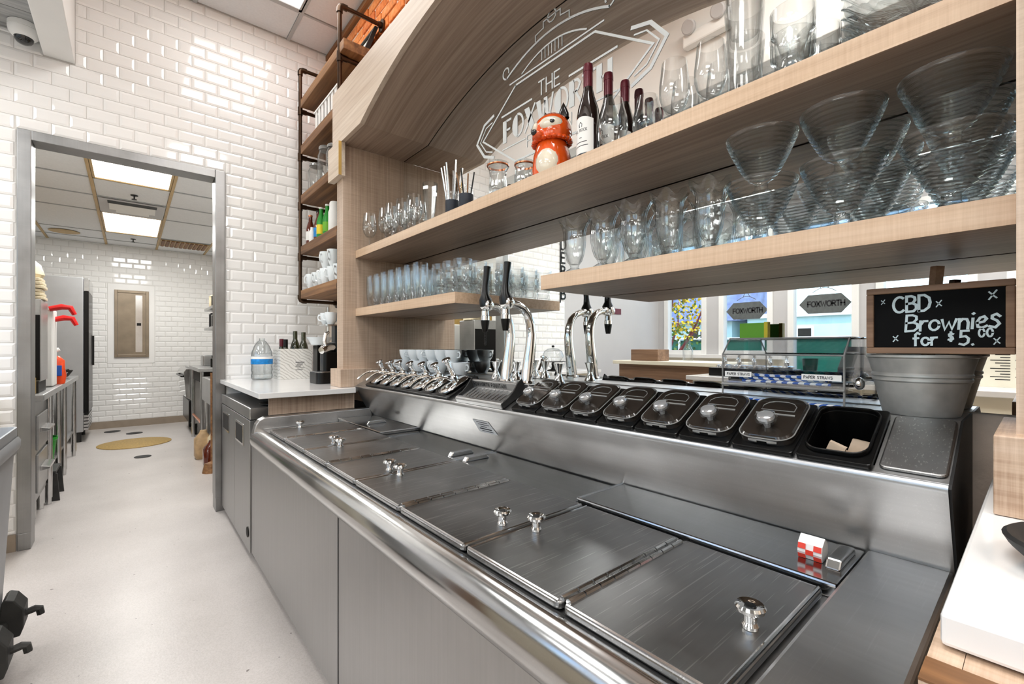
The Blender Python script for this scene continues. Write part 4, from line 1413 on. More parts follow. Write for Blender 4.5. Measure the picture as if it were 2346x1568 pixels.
# --- orange fox cookie jar
fox = thing('fox_cookie_jar', 'glossy orange ceramic fox cookie jar with cream belly', 'cookie jar', (1.165, 1.150, S1 + e), (0, 0, 0))
part('body', MB().lathe([(0, 0), (0.062, 0), (0.068, 0.006), (0.072, 0.05), (0.068, 0.10), (0.058, 0.135), (0.052, 0.15), (0, 0.15)], 36), 'orange', fox, world=False)
hd = MB().lathe([(0.05, 0.148), (0.062, 0.152), (0.068, 0.17), (0.066, 0.20), (0.054, 0.228), (0.034, 0.246), (0, 0.252)], 36)
hd.v = [(x * 1.0, y * 1.12, z) for x, y, z in hd.v]
head = part('head', hd, 'orange', fox, world=False)
rf = MB()
for i in range(22):
    a = i * 2 * PI / 22
    rf.lathe([(0, -0.008), (0.009, -0.004), (0.011, 0.0), (0.008, 0.006), (0, 0.008)], 8, (0.062 * math.cos(a), 0.068 * math.sin(a), 0.15))
part('collar', rf, 'orange', head, world=False)
def blob(c, r, sc, n=20):
    prof = [(max(0.0, r * math.sin(PI * i / 12)) if 0 < i < 12 else 0.0, -r * math.cos(PI * i / 12)) for i in range(13)]
    m_ = MB().lathe(prof, n)
    m_.v = [(x * sc[0] + c[0], y * sc[1] + c[1], z * sc[2] + c[2]) for x, y, z in m_.v]
    return m_
bl_ = blob((-0.040, 0.0, 0.062), 0.062, (0.64, 0.76, 1.0))
bl_.xf(Matrix.Rotation(math.radians(26), 4, 'Z'))
part('belly', bl_, 'cream_glaze', fox, world=False)
for s in (1, -1):
    fa = Matrix.Rotation(s * math.radians(-42), 4, 'Z')
    ch_ = blob((-0.0575, 0.0, 0.197), 0.038, (0.42, 1.08, 0.66))
    part('cheek', ch_.xf(fa), 'cream_glaze', head, world=False)
    part('eye', blob((-0.0728, 0.004 * s, 0.199), 0.0078, (0.5, 1.1, 0.9)).xf(fa), 'black_glaze', head, world=False)
    er = MB().lathe([(0.026, 0), (0.024, 0.016), (0.015, 0.036), (0.0, 0.062)], 16)
    er.v = [(x * 0.55 + 0.012, y + s * 0.045, z + 0.226) for x, y, z in er.v]
    part('ear', er, 'black_glaze', head, world=False)
part('snout', blob((-0.066, 0.0, 0.162), 0.021, (1.2, 1.0, 0.8)), 'orange', head, world=False)
part('nose', blob((-0.089, 0.0, 0.165), 0.011, (0.9, 1.1, 0.9)), 'black_glaze', head, world=False)

# --- wine bottles
def wine_bottle(loc, label):
    t = thing('wine_bottle', label, 'bottle', loc)
    part('glass_body', MB().lathe([(0, 0), (0.036, 0), (0.038, 0.004), (0.038, 0.165), (0.034, 0.195), (0.022, 0.235), (0.0155, 0.262), (0.0145, 0.30), (0, 0.30)], 32), 'wine', t, world=False)
    part('capsule', MB().lathe([(0.0152, 0.266), (0.0156, 0.268), (0.0156, 0.318), (0.0166, 0.3185), (0.0166, 0.330), (0.0155, 0.341), (0.014, 0.3445), (0, 0.3445)], 24), 'burgundy', t, world=False)
    lb_ = MB()
    n = 16
    a0, a1 = PI - 1.25, PI + 1.15
    vs = []
    for i in range(n + 1):
        a = a0 + (a1 - a0) * i / n
        top = 0.150 + 0.010 * math.sin(PI * i / n)
        vs += [(0.0385 * math.cos(a), 0.0385 * math.sin(a), 0.042), (0.0385 * math.cos(a), 0.0385 * math.sin(a), top)]
    lb_.add(vs, [(2 * i, 2 * i + 2, 2 * i + 3, 2 * i + 1) for i in range(n)])
    lo = part('label', lb_, 'paper', t, world=False, label='white paper label')
    tx = MB()
    def cyl(u, v, lift=0.0):
        a = PI + u / 0.0388
        return (0.0388 * math.cos(a), 0.0388 * math.sin(a), v)
    write(tx, 'BELL ROCK', -0.034, 0.112, 0.0085, cyl, 0.16, 0.26)
    for v, w_ in ((0.092, 0.004), (0.078, 0.022), (0.066, 0.026)):
        ribbon(tx, [(-w_ + 2 * w_ * i / 6, v) for i in range(7)], 0.0022, cyl)
    poly_flat(tx, [(-0.006, 0.126), (0.006, 0.126), (0.007, 0.136), (0, 0.144), (-0.007, 0.136)], cyl)
    part('print', tx, 'ink', lo, world=False)
    return t
wine_bottle((1.15, 0.968, S1 + e), 'dark wine bottle with burgundy cap standing next to the fox jar')
b2 = wine_bottle((1.24, 0.955, S1 + e), 'dark wine bottle with burgundy cap, middle of the three behind the snifter')
b3 = wine_bottle((1.32, 0.945, S1 + e), 'dark wine bottle with burgundy cap right against the mirror')

# ================================================================== on the sloped rail and ledge
def on_slope(s, y, nrm=0.0005):
    x, z = slope(s, nrm)
    return (x, y, z)
ROT = (0, -TH, 0)
PAN_Y = [0.2625 + 0.1275 * k for k in range(8)]        # first is the open pan
def ring_prism(mb, outer, inner, z0, z1):
    n = len(outer)
    vs = [(a, b, z0) for a, b in outer] + [(a, b, z1) for a, b in outer] + [(a, b, z0) for a, b in inner] + [(a, b, z1) for a, b in inner]
    fs = []
    for i in range(n):
        j = (i + 1) % n
        fs += [(i, j, n + j, n + i), (2 * n + i, 2 * n + j, 3 * n + j, 3 * n + i), (n + i, n + j, 3 * n + j, 3 * n + i), (i, j, 2 * n + j, 2 * n + i)]
    mb.add(vs, fs)
def pan_frame(t):
    o_ = rrect(0.184, 0.122, 0.006, 6, 0.092, 0)
    i_ = rrect(0.150, 0.100, 0.026, 6, 0.094, 0)
    mb = MB()
    ring_prism(mb, o_, i_, 0.0, 0.012)
    return part('pan_rim', mb, 'black', t, world=False, smooth=False, bev=0.002)
# the open pan: a real well with sugar packets in it
op = thing('topping_pan', 'open black plastic pan with paper packets in it', 'pan', on_slope(0.0, PAN_Y[0]), ROT)
pan_frame(op)
well = MB()
i0 = rrect(0.150, 0.100, 0.026, 6, 0.094, 0)
i1 = rrect(0.130, 0.084, 0.022, 6, 0.094, 0)
o1 = rrect(0.134, 0.088, 0.022, 6, 0.094, 0)
oo = rrect(0.1484, 0.1004, 0.026, 6, 0.094, 0)
n = len(i0)
vs = [(a, b, 0.010) for a, b in i0] + [(a, b, -0.085) for a, b in i1]
well.add(vs, [(i, (i + 1) % n, n + (i + 1) % n, n + i) for i in range(n)] + [tuple(range(n, 2 * n))])
part('well', well, 'black', op, world=False)
rimup = MB()
ring_prism(rimup, rrect(0.158, 0.108, 0.030, 6, 0.094, 0), i0, 0.012, 0.022)
part('collar', rimup, 'black', op, world=False, smooth=False, bev=0.002)
wx, wz = slope(0.06, -0.03)
def packet(loc, rot, label, w, h):
    mb = MB()
    mb.add([(-w / 2, -0.006, 0), (w / 2, -0.006, 0), (w / 2, -0.001, h), (-w / 2, -0.001, h), (-w / 2, 0.006, 0), (w / 2, 0.006, 0), (w / 2, 0.002, h * 0.94), (-w / 2, 0.002, h * 0.94)],
           [(0, 1, 2, 3), (4, 7, 6, 5), (0, 4, 5, 1), (0, 3, 7, 4), (1, 5, 6, 2), (3, 2, 6, 7)])
    o = one('paper_packet', mb, 'paper_tan', label, 'packet', 'packets in the open pan', smooth=False)
    o.location = loc
    o.rotation_euler = rot
packet((slope(0.045, -0.055)[0], 0.288, slope(0.045, -0.055)[1]), (0.15, -0.3, 1.3), 'torn tan paper packet standing upright in the open black pan', 0.032, 0.062)
packet((slope(0.055, -0.06)[0], 0.255, slope(0.055, -0.06)[1]), (0.5, -0.2, 1.5), 'flat tan paper packet in the middle of the open black pan', 0.036, 0.045)
packet((slope(0.085, -0.05)[0], 0.243, slope(0.085, -0.05)[1]), (0.5, -0.1, 1.4), 'creased tan paper packet at the post side of the open black pan', 0.042, 0.045)

def lidded_pan():
    t = thing('topping_pan', 'black topping pan with hinged smoked lid and clear round knob on the sloped rail', 'pan', (0, 0, 0), ROT, 'lidded topping pans')
    pan_frame(t)
    mb = MB()
    base = rrect(0.160, 0.110, 0.030, 8, 0.096, 0)
    topo = rrect(0.150, 0.100, 0.028, 8, 0.096, 0)
    n = len(base)
    vs = [(a, b, 0.012) for a, b in base] + [(a, b, 0.024) for a, b in base] + [(a, b, 0.030) for a, b in topo]
    fs = [tuple(range(n)), tuple(range(2 * n, 3 * n))]
    for i in range(n):
        j = (i + 1) % n
        fs += [(i, j, n + j, n + i), (n + i, n + j, 2 * n + j, 2 * n + i)]
    mb.add(vs, fs)
    lid = part('lid', mb, 'smoke', t, world=False, smooth=True, angle=40)
    ln = MB()
    ln.tube([(a, b, 0.0255) for a, b in base] + [(base[0][0], base[0][1], 0.0255)], 0.0013, 6, caps=False)
    ar = [(0.120, -0.034), (0.138, -0.034), (0.150, -0.026), (0.156, -0.012), (0.156, 0.012), (0.150, 0.026), (0.138, 0.034), (0.120, 0.034)]
    ln.tube([(a, b, 0.0303) for a, b in ar] + [(0.120, -0.034, 0.0303)], 0.0010, 6)
    part('rim_line', ln, 'clear_rim', lid, world=False)
    part('hinge', MB().tube([(0.104, -0.040, 0.0305), (0.104, 0.040, 0.0305)], 0.0022, 8), 'clear_rim', lid, world=False)
    fr = MB()
    fr.prism(rrect(0.020, 0.112, 0.006, 3, 0.024, 0), 'Z', 0.013, 0.0235)
    part('front_lip', MB().tube([(0.019, -0.028, 0.018), (0.0165, -0.014, 0.018), (0.0165, 0.014, 0.018), (0.019, 0.028, 0.018)], 0.0045, 8), 'clear_rim', lid, world=False)
    part('spoon_notch', MB().box(0.0120, 0.022, -0.010, 0.010, 0.012, 0.0205), 'black', lid, world=False, smooth=False)
    kb = part('knob', MB().lathe([(0.012, 0.030), (0.013, 0.036), (0.016, 0.040), (0.0215, 0.046), (0.023, 0.052), (0.0205, 0.060), (0.014, 0.0645), (0, 0.065)], 22, (0.056, 0, 0)), 'acrylic', lid, world=False, label='clear faceted plastic knob')
    part('knob_cap', MB().lathe([(0, 0.0592), (0.0125, 0.0592), (0.0125, 0.0618), (0, 0.0622)], 20, (0.056, 0, 0)), 'frost_cap', kb, world=False) if False else None
    part('knob_core', MB().lathe([(0, 0.030), (0.0065, 0.030), (0.0085, 0.040), (0.0165, 0.047), (0.0185, 0.054), (0.0165, 0.0605), (0.012, 0.0625), (0, 0.0632)], 18, (0.056, 0, 0)), 'frost_cap', lid, world=False)
    return t
proto = lidded_pan()
used = [False]
ORD = ('next to', 'second from', 'third from', 'fourth from', 'fifth from', 'sixth from')
for k in range(1, 8):
    lab_ = ('black lidded topping pan with clear knob, %s the open black pan' % ORD[k - 1]) if k < 7 else 'black lidded topping pan with clear knob, right beside the drip tray'
    place(proto, used, on_slope(0.0, PAN_Y[k]), None, lab_)

# --- syrup pumps in their black rail
railb = thing('pump_rail', 'black plastic rail tray holding the row of syrup pumps', 'tray', on_slope(0.0, 2.07), ROT)
mb = MB()
ring_prism(mb, rrect(0.184, 0.885, 0.010, 5, 0.092, 0), rrect(0.150, 0.855, 0.022, 5, 0.094, 0), 0.0, 0.012)
part('rim', mb, 'black', railb, world=False, smooth=False, bev=0.002)
part('inner_floor', MB().box(0.018, 0.17, -0.43, 0.43, 0.0, 0.003), 'black', railb, world=False, smooth=False)
def pump(name, label, group, tall=0.0):
    t = thing(name, label, 'pump', (0, 0, 0), ROT, group)
    base = rrect(0.150, 0.088, 0.042, 8, 0.090, 0)
    topo = rrect(0.120, 0.060, 0.029, 8, 0.092, 0)
    n = len(base)
    mb = MB()
    vs = [(a, b, 0.0035) for a, b in base] + [(a, b, 0.020) for a, b in base] + [(a, b, 0.027) for a, b in topo]
    fs = [tuple(range(n)), tuple(range(2 * n, 3 * n))]
    for i in range(n):
        j = (i + 1) % n
        fs += [(i, j, n + j, n + i), (n + i, n + j, 2 * n + j, 2 * n + i)]
    mb.add(vs, fs)
    lid = part('lid', mb, 'chrome', t, world=False, angle=40)
    part('rim_wire', MB().tube([(a, b, 0.021) for a, b in base] + [(base[0][0], base[0][1], 0.021)], 0.0025, 6, caps=False), 'chrome_soft', lid, world=False)
    # plunger leans with the lid
    cx = 0.105
    part('plunger', MB().lathe([(0.017, 0.026), (0.017, 0.052), (0.012, 0.056), (0.0095, 0.060), (0.0095, 0.085 + tall), (0.013, 0.087 + tall), (0.013, 0.094 + tall), (0.008, 0.098 + tall)], 18, (cx, 0, 0)), 'chrome', t, world=False)
    part('knob', MB().lathe([(0.008, 0.097 + tall), (0.010, 0.101 + tall), (0.0195, 0.104 + tall), (0.021, 0.109 + tall), (0.018, 0.113 + tall), (0, 0.115 + tall)], 20, (cx, 0, 0)), 'chrome', t, world=False)
    sp = [(cx - 0.014, 0.004, 0.040), (cx - 0.030, 0.010, 0.062), (cx - 0.055, 0.018, 0.078), (cx - 0.085, 0.026, 0.083), (cx - 0.115, 0.034, 0.080), (cx - 0.140, 0.040, 0.070)]
    part('spout', MB().tube(sp, [0.0062, 0.006, 0.0056, 0.0052, 0.005, 0.005], 10), 'chrome', t, world=False)
    return t
pp = pump('syrup_pump', 'chrome syrup pump with curved spout in the black rail under the short shelf', 'syrup pumps in the rail')
used = [False]
for k in range(1, 7):
    lab_ = ('chrome syrup pump with curved spout, %s the tall pump by the drip tray' % ORD[k - 1]) if k < 6 else 'chrome syrup pump with curved spout, right beside the wood panel'
    place(pp, used, on_slope(0.0, 1.70 + 0.1215 * k), None, lab_)
pt_ = pump('syrup_pump', 'chrome syrup pump with the tall plunger nearest the drip tray', None, 0.028)
pt_.location = on_slope(0.0, 1.70)

# --- drip tray and fountain taps
dt = thing('drip_tray', 'stainless drip tray with engraved back plate below the fountain taps', 'drip tray', on_slope(0.0, 1.41), ROT)
part('pan', MB().prism([(-0.006, 0.002), (-0.006, 0.020), (0.000, 0.026), (0.012, 0.026), (0.018, 0.016), (0.094, 0.016), (0.100, 0.046), (0.110, 0.048), (0.110, 0.002)], 'Y', -0.148, 0.148), 'steel', dt, world=False, smooth=False, bev=0.002)
for s in (-1, 1):
    pr = [(0.0, 0.004), (0.0, 0.024), (0.04, 0.027), (0.07, 0.036), (0.10, 0.052), (0.125, 0.055), (0.125, 0.004)]
    part('side_wing', MB().prism(pr, 'Y', s * 0.150 - 0.003, s * 0.150 + 0.003), 'black_matt', dt, world=False, smooth=False)
gr = MB()
for k in range(12):
    y = -0.135 + 0.0245 * k
    gr.box(0.022, 0.090, y - 0.003, y + 0.003, 0.016, 0.0185)
part('grille', gr, 'steel_rail', dt, world=False, smooth=False)
tx = MB()
def dfr(u, v, lift=0.0):
    return (0.094 + 0.006 * (v / 0.03), -u, 0.016 + v)
write(tx, 'FOXWORTH FOUNTAIN', -0.135, 0.009, 0.014, lambda u, v, l=0.0: (dfr(u, v)[0] - 0.0012, dfr(u, v)[1], dfr(u, v)[2]), 0.2, 0.34)
part('engraving', tx, 'ink', dt, world=False, smooth=False)

def tap(x, y, label):
    t = thing('fountain_tap', label, 'tap', (x, y, LZ + 0.0005))
    part('base_flange', MB().lathe([(0, 0), (0.031, 0), (0.031, 0.004), (0.027, 0.010), (0, 0.010)], 26), 'chrome', t, world=False)
    path = [(0, 0, 0.004), (0.004, 0, 0.04), (0.012, 0, 0.09), (0.020, 0, 0.14), (0.024, 0, 0.185), (0.020, 0, 0.225), (0.006, 0, 0.262), (-0.020, 0, 0.288), (-0.050, 0, 0.300), (-0.078, 0, 0.303)]
    part('column', MB().tube(path, [0.024, 0.0235, 0.0225, 0.021, 0.0195, 0.018, 0.0165, 0.015, 0.0145, 0.0145], 18), 'chrome', t, world=False)
    hb = part('tap_head', MB().tube([(-0.074, 0, 0.303), (-0.084, 0, 0.303), (-0.112, 0, 0.303), (-0.120, 0, 0.303)], [0.016, 0.021, 0.021, 0.015], 18), 'chrome', t, world=False)
    bl = blob((-0.103, -0.024, 0.303), 0.019, (1, 0.55, 1))
    part('end_ball', bl, 'chrome', hb, world=False)
    part('handle', MB().tube([(-0.100, 0, 0.300), (-0.104, 0.001, 0.325), (-0.106, 0.002, 0.345), (-0.104, 0.002, 0.375), (-0.098, 0.002, 0.42), (-0.094, 0.002, 0.455)], [0.026, 0.025, 0.016, 0.0125, 0.0125, 0.0145], 14), 'black', t, world=False, label='black plastic tap handle')
    part('valve', MB().lathe([(0.008, 0.300), (0.010, 0.285), (0.015, 0.280), (0.016, 0.262), (0.0175, 0.260), (0.0175, 0.244), (0, 0.244)], 18, (-0.106, 0, 0)), 'chrome', t, world=False)
    part('nozzle', MB().lathe([(0.0175, 0.244), (0.016, 0.230), (0.0115, 0.205), (0.0105, 0.200), (0, 0.200)], 18, (-0.106, 0, 0)), 'black', t, world=False, label='black rubber nozzle')
    return t
ta = tap(1.164, 1.41, 'chrome gooseneck fountain tap with black handle beside the syrup pumps')
sp = MB()
for k in range(6):
    sp.lathe([(0, 0), (0.004, 0.001), (0.0045, 0.007), (0.003, 0.009), (0, 0.009)], 10, (-0.106, 0, 0.146 + 0.009 * k))
part('drip_tip', sp, 'black', ta, world=False)
tap(1.164, 1.285, 'chrome gooseneck fountain tap with black handle beside the topping pans')

# --- jiggers
jg = MB().lathe([(0.0, 0.001), (0.0, 0.03)], 4)
JIG = [(0.024, 0.0), (0.009, 0.034), (0.009, 0.038), (0.022, 0.075), (0.0205, 0.075), (0.0075, 0.040), (0.0, 0.039)]
me = MB().lathe([(0.0, 0.030), (0.0225, 0.0)] + JIG, 22).mesh('jigger', True, 40)
me.materials.append(M['chrome'])
for (x, y, lab) in ((1.245, 1.578, 'steel double jigger on the ledge beside the white cups'), (1.275, 1.475, 'steel double jigger on the ledge behind the fountain taps'), (1.27, 1.215, 'steel double jigger on the ledge between taps and topping pans')):
    tag(put('jigger', me, None, (x, y, LZ + e)), lab, 'jigger', 'jiggers on the ledge')

# --- white teacups on the ledge
def teacup(label, group):
    t = thing('teacup', label, 'cup', (0, 0, 0), (0, 0, 0), group)
    part('cup', vessel([(0.026, 0), (0.027, 0.004), (0.036, 0.018), (0.043, 0.04), (0.045, 0.062)], 0.0035, 0.006, 26), 'china', t, world=False)
    part('handle', MB().tube([(0.041, 0, 0.050), (0.056, 0, 0.052), (0.063, 0, 0.040), (0.058, 0, 0.026), (0.038, 0, 0.022)], 0.0042, 8), 'china', t, world=False)
    return t
tc = teacup('white china teacup in the lower row on the ledge behind the syrup pumps', 'lower teacups')
used = [False]
for k in range(8):
    place(tc, used, (1.245 + 0.03 * (k % 2), 1.855 + 0.101 * k, LZ + e), -1.57 if k == 0 else (2.6, 0.5)[k % 2], 'white china teacup in the lower row on the ledge, %s from the drip tray' % NTH[k])
tcu = teacup('white china teacup in the upper row stacked on other cups', 'upper teacups')
used = [False]
for k in range(6):
    place(tcu, used, (1.26, 1.95 + 0.101 * k, LZ + 0.0625), -1.57 if k == 0 else (2.8, 0.3)[k % 2], 'white china teacup stacked in the upper row, %s from the drip tray' % NTH[k])

# --- straw dispenser
sd = thing('straw_dispenser', 'clear acrylic straw dispenser box with slanted top behind the topping pans', 'dispenser', (1.278, 0.42, LZ + e))
Y0, Y1 = 0.285, 0.558
X0, X1 = 1.215, 1.345
zb = LZ + e
z1_, z2_ = 1.180, 1.222
bx = MB()
bx.box(X0, X0 + 0.003, Y0, Y1, zb + 0.04, z1_)
bx.box(X1 - 0.003, X1, Y0, Y1, zb, z2_)
bx.box(X0, X1, Y0, Y1, zb + 0.045, zb + 0.048)
bx.prism([(X0, z1_), (X0 + 0.045, z2_), (X0 + 0.048, z2_ - 0.002), (X0 + 0.003, z1_ - 0.002)], 'Y', Y0, Y1)
bx.box(X0 + 0.045, X1, Y0, Y1, z2_ - 0.003, z2_)
part('panels', bx, 'acrylic', sd, smooth=False)
for y in (Y0, Y1 - 0.003):
    part('end_panel', MB().prism([(X0, zb), (X0, z1_), (X0 + 0.045, z2_), (X1, z2_), (X1, zb)], 'Y', y, y + 0.003), 'acrylic', sd, smooth=False)
eg = MB()
for y in (Y0 + 0.0015, Y1 - 0.0015):
    eg.tube([(X0, y, zb), (X0, y, z1_), (X0 + 0.045, y, z2_), (X1, y, z2_)], 0.0022, 6)
eg.tube([(X0, Y0, z1_), (X0, Y1, z1_)], 0.0022, 6)
eg.tube([(X0 + 0.045, Y0, z2_), (X0 + 0.045, Y1, z2_)], 0.0022, 6)
eg.tube([(X0 - 0.001, Y0, zb + 0.042), (X0 - 0.001, Y1, zb + 0.042)], 0.004, 8)
part('polished_edge', eg, 'clear_rim', sd)
part('roller', MB().tube([(X0 + 0.02, Y0 - 0.012, zb + 0.055), (X0 + 0.02, Y1 - 0.01, zb + 0.055)], 0.006, 10), 'chrome', sd)
part('roller_knob', blob((X0 + 0.02, Y0 - 0.022, zb + 0.058), 0.014, (1, 0.7, 1)), 'chrome', sd)
def sfr(u, v, lift=0.0):
    return (X0 - 0.0016, -u, v)
for (ya, yb, us) in ((Y1 - 0.075, Y1 - 0.008, -(Y1 - 0.014)), (Y0 + 0.006, Y0 + 0.085, -(Y0 + 0.080))):
    lbp = part('label', MB().box(X0 - 0.0012, X0 - 0.0002, ya, yb, zb + 0.062, zb + 0.076), 'paper', sd, smooth=False)
    lt_ = MB()
    write(lt_, 'PAPER STRAWS', us, zb + 0.066, 0.0062, sfr, 0.2, 0.24)
    part('print', lt_, 'ink', lbp, smooth=False)
sm_ = MB().tube([(0, -0.098, 0), (0, 0.098, 0)], 0.0036, 8).mesh('paper_straw', True)
sm_.materials.append(M['straw'])
for k in range(14):
    r_, c_ = divmod(k, 5)
    tag(put('paper_straw', sm_, None, (X0 + 0.012 + 0.0078 * c_ + 0.004 * (r_ % 2), 0.42 + random.uniform(-0.018, 0.018), zb + 0.0522 + 0.0074 * r_), (random.uniform(-0.02, 0.02), random.random() * 3, 0)), 'blue and white striped paper straw lying inside the clear dispenser', 'straw', 'paper straws in the dispenser')
for k in range(3):
    tag(put('paper_straw', sm_, None, (X0 + 0.006 + 0.008 * k, 0.42 + 0.04 * (k - 1), zb + 0.0042), (0, k, 0.0)), 'blue and white striped paper straw lying under the clear dispenser', 'straw', 'paper straws under the dispenser')
gc = MB().box(1.300, 1.318, 0.485, 0.548, z2_ + 0.0006, z2_ + 0.043)
gct = thing('card_box', 'small lime green card box standing on the clear straw dispenser', 'box', (1.309, 0.516, z2_ + 0.0006))
part('box', gc, 'lime', gct, smooth=False)
part('edge', MB().box(1.300, 1.318, 0.476, 0.485, z2_ + 0.0006, z2_ + 0.045), 'yellow', gct, smooth=False)

# --- galvanised bucket and chalkboard
bkt = thing('metal_bucket', 'galvanised metal bucket on the ledge carrying the chalkboard', 'bucket', (1.262, 0.166, LZ + e))
part('shell', vessel([(0.060, 0), (0.062, 0.003), (0.0765, 0.068), (0.0795, 0.071), (0.0795, 0.075), (0.0775, 0.078), (0.0805, 0.080), (0.0805, 0.084), (0.0785, 0.087), (0.0865, 0.117), (0.0900, 0.119), (0.0900, 0.123), (0.0875, 0.1245)], 0.002, 0.004, 40), 'galvanised', bkt, world=False)
cb_ = thing('chalkboard_sign', 'framed chalkboard sign advertising CBD brownies propped on the metal bucket', 'sign', (1.2, 0.135, 1.186))
CBX = 1.197
by0, by1, bz0, bz1 = 0.0305, 0.243, 1.186, 1.322
part('slate', MB().box(CBX + 0.004, CBX + 0.012, by0 + 0.008, by1 - 0.008, bz0 + 0.008, bz1 - 0.008), 'chalkboard', cb_, smooth=False)
fw = 0.0125
for (a, b, c, d) in ((by0, by1, bz0, bz0 + fw), (by0, by1, bz1 - fw, bz1), (by0, by0 + fw, bz0 + fw, bz1 - fw), (by1 - fw, by1, bz0 + fw, bz1 - fw)):
    part('frame_strip', MB().box(CBX - 0.002, CBX + 0.016, a, b, c, d), 'board_frame', cb_, smooth=False, bev=0.002)
stk = MB().tube([(CBX + 0.024, 0.150, 1.165), (CBX + 0.026, 0.135, 1.360)], 0.0105, 4)
part('stake', stk, 'board_frame', cb_, smooth=False)
def cfr(u, v, lift=0.0):
    return (CBX + 0.0034 - lift, -u, v + (u + 0.2) * 0.035)
def chalk(text, u, v, h, w, gap=0.12, slant=0.0, sx=1.0):
    ck = MB()
    write(ck, text, u, v, h, cfr, w, gap, slant, sx)
    return ck
part('chalk_word', chalk('CBD', -0.199, 1.270, 0.031, 0.15, 0.13, 0.0, 0.86), 'chalk', cb_, smooth=False, label='white chalk word CBD')
part('chalk_word', chalk('Brownies', -0.180, 1.2305, 0.032, 0.13, 0.10, 0.06), 'chalk', cb_, smooth=False, label='white chalk word Brownies')
part('chalk_word', chalk('for', -0.168, 1.2015, 0.025, 0.16, 0.10), 'chalk', cb_, smooth=False, label='white chalk word for')
pr_ = chalk('$', -0.1175, 1.2055, 0.020, 0.18)
write(pr_, '5.', -0.102, 1.2000, 0.0265, cfr, 0.15, 0.14)
write(pr_, '00', -0.0765, 1.2140, 0.015, cfr, 0.2, 0.2)
part('chalk_price', pr_, 'chalk', cb_, smooth=False, label='white chalk price $5.00')
for (u, v, h) in ((-0.219, 1.288, 0.012), (-0.135, 1.274, 0.016), (-0.0645, 1.280, 0.021), (-0.200, 1.209, 0.016), (-0.058, 1.198, 0.016)):
    part('chalk_star', chalk('*', u, v, h, 0.12), 'chalk', cb_, smooth=False)

# --- candy carton on the sliding cover
cc = thing('paper_carton', 'tiny red and white checkered paper carton on the steel sliding cover', 'carton', (0.9950, 0.275, 0.7975))
Q = MB()
cy0, cy1 = 0.2645, 0.3045
prof = [(0.9810, 0.7977), (0.9760, 0.8100), (0.9800, 0.8260), (0.9960, 0.8380), (1.0120, 0.8260), (1.0160, 0.8100), (1.0110, 0.7977)]
Q.prism(prof, 'Y', cy0, cy1)
part('box', Q, 'paper', cc, smooth=False)
ck2 = MB()
segs = [((0.9810, 0.7977), (0.9775, 0.8065)), ((0.9775, 0.8065), (0.9775, 0.8160)), ((0.9775, 0.8160), (0.9800, 0.8260))]
for r_ in range(3):
    (xa, za), (xb, zb_) = segs[r_]
    for c_ in range(3):
        if (r_ + c_) % 2 == 0:
            ya, yb = cy0 + 0.0385 * c_ / 3 + 0.0008, cy0 + 0.0385 * (c_ + 1) / 3 + 0.0008
            ck2.add([(xa - 0.0022, ya, za), (xa - 0.0022, yb, za), (xb - 0.0022, yb, zb_), (xb - 0.0022, ya, zb_)], [(0, 1, 2, 3)])
part('checks', ck2, 'red_check', cc, smooth=False)

# ================================================================== on the white counter by the doorway
wb_ = thing('water_bottle', 'large clear plastic water bottle with blue label on the white counter', 'bottle', (0.735, 3.70, 0.9618))
def wav(a, r, z):
    return r * (1 + 0.012 * math.cos(8 * a) * (1 if z < 0.11 or z > 0.17 else 0)), z
part('body', vessel([(0.060, 0), (0.068, 0.008), (0.070, 0.03), (0.066, 0.05), (0.070, 0.07), (0.068, 0.095), (0.070, 0.11), (0.070, 0.17), (0.066, 0.20), (0.05, 0.245), (0.03, 0.275), (0.018, 0.285), (0.018, 0.30)], 0.0012, 0.003, 40, wav), 'glass_thick', wb_, world=False)
part('label', MB().lathe([(0.0712, 0.112), (0.0715, 0.113), (0.0715, 0.167), (0.0712, 0.168)], 40), 'blue_label', wb_, world=False, label='blue printed label')
part('label_band', MB().lathe([(0.0716, 0.150), (0.0719, 0.151), (0.0719, 0.167), (0.0716, 0.168)], 40), 'paper', wb_, world=False)
bxx = thing('wine_carton', 'open white carton with pale floral print holding wine bottles on the counter', 'box', (0.94, 3.685, 0.9618))
wbx = MB()
for (a, b, c, d) in ((0.83, 1.05, 3.58, 3.586), (0.83, 1.05, 3.784, 3.79), (0.83, 0.836, 3.586, 3.784), (1.044, 1.05, 3.586, 3.784)):
    wbx.box(a, b, c, d, 0.9618, 1.185)
wbx.box(0.836, 1.044, 3.586, 3.784, 0.9618, 0.965)
part('box', wbx, 'carton', bxx, smooth=False)
wl = MB()
def bfr(u, v, lift=0.0):
    return (u, 3.5792, v)
for j in range(5):
    ribbon(wl, [(0.935 + 0.01 * (j % 2), 1.085 - 0.014 * j), (0.995 - 0.012 * (j % 3), 1.085 - 0.014 * j)], 0.005 if j < 3 else 0.003, bfr)
part('print', wl, 'ink', bxx, smooth=False)
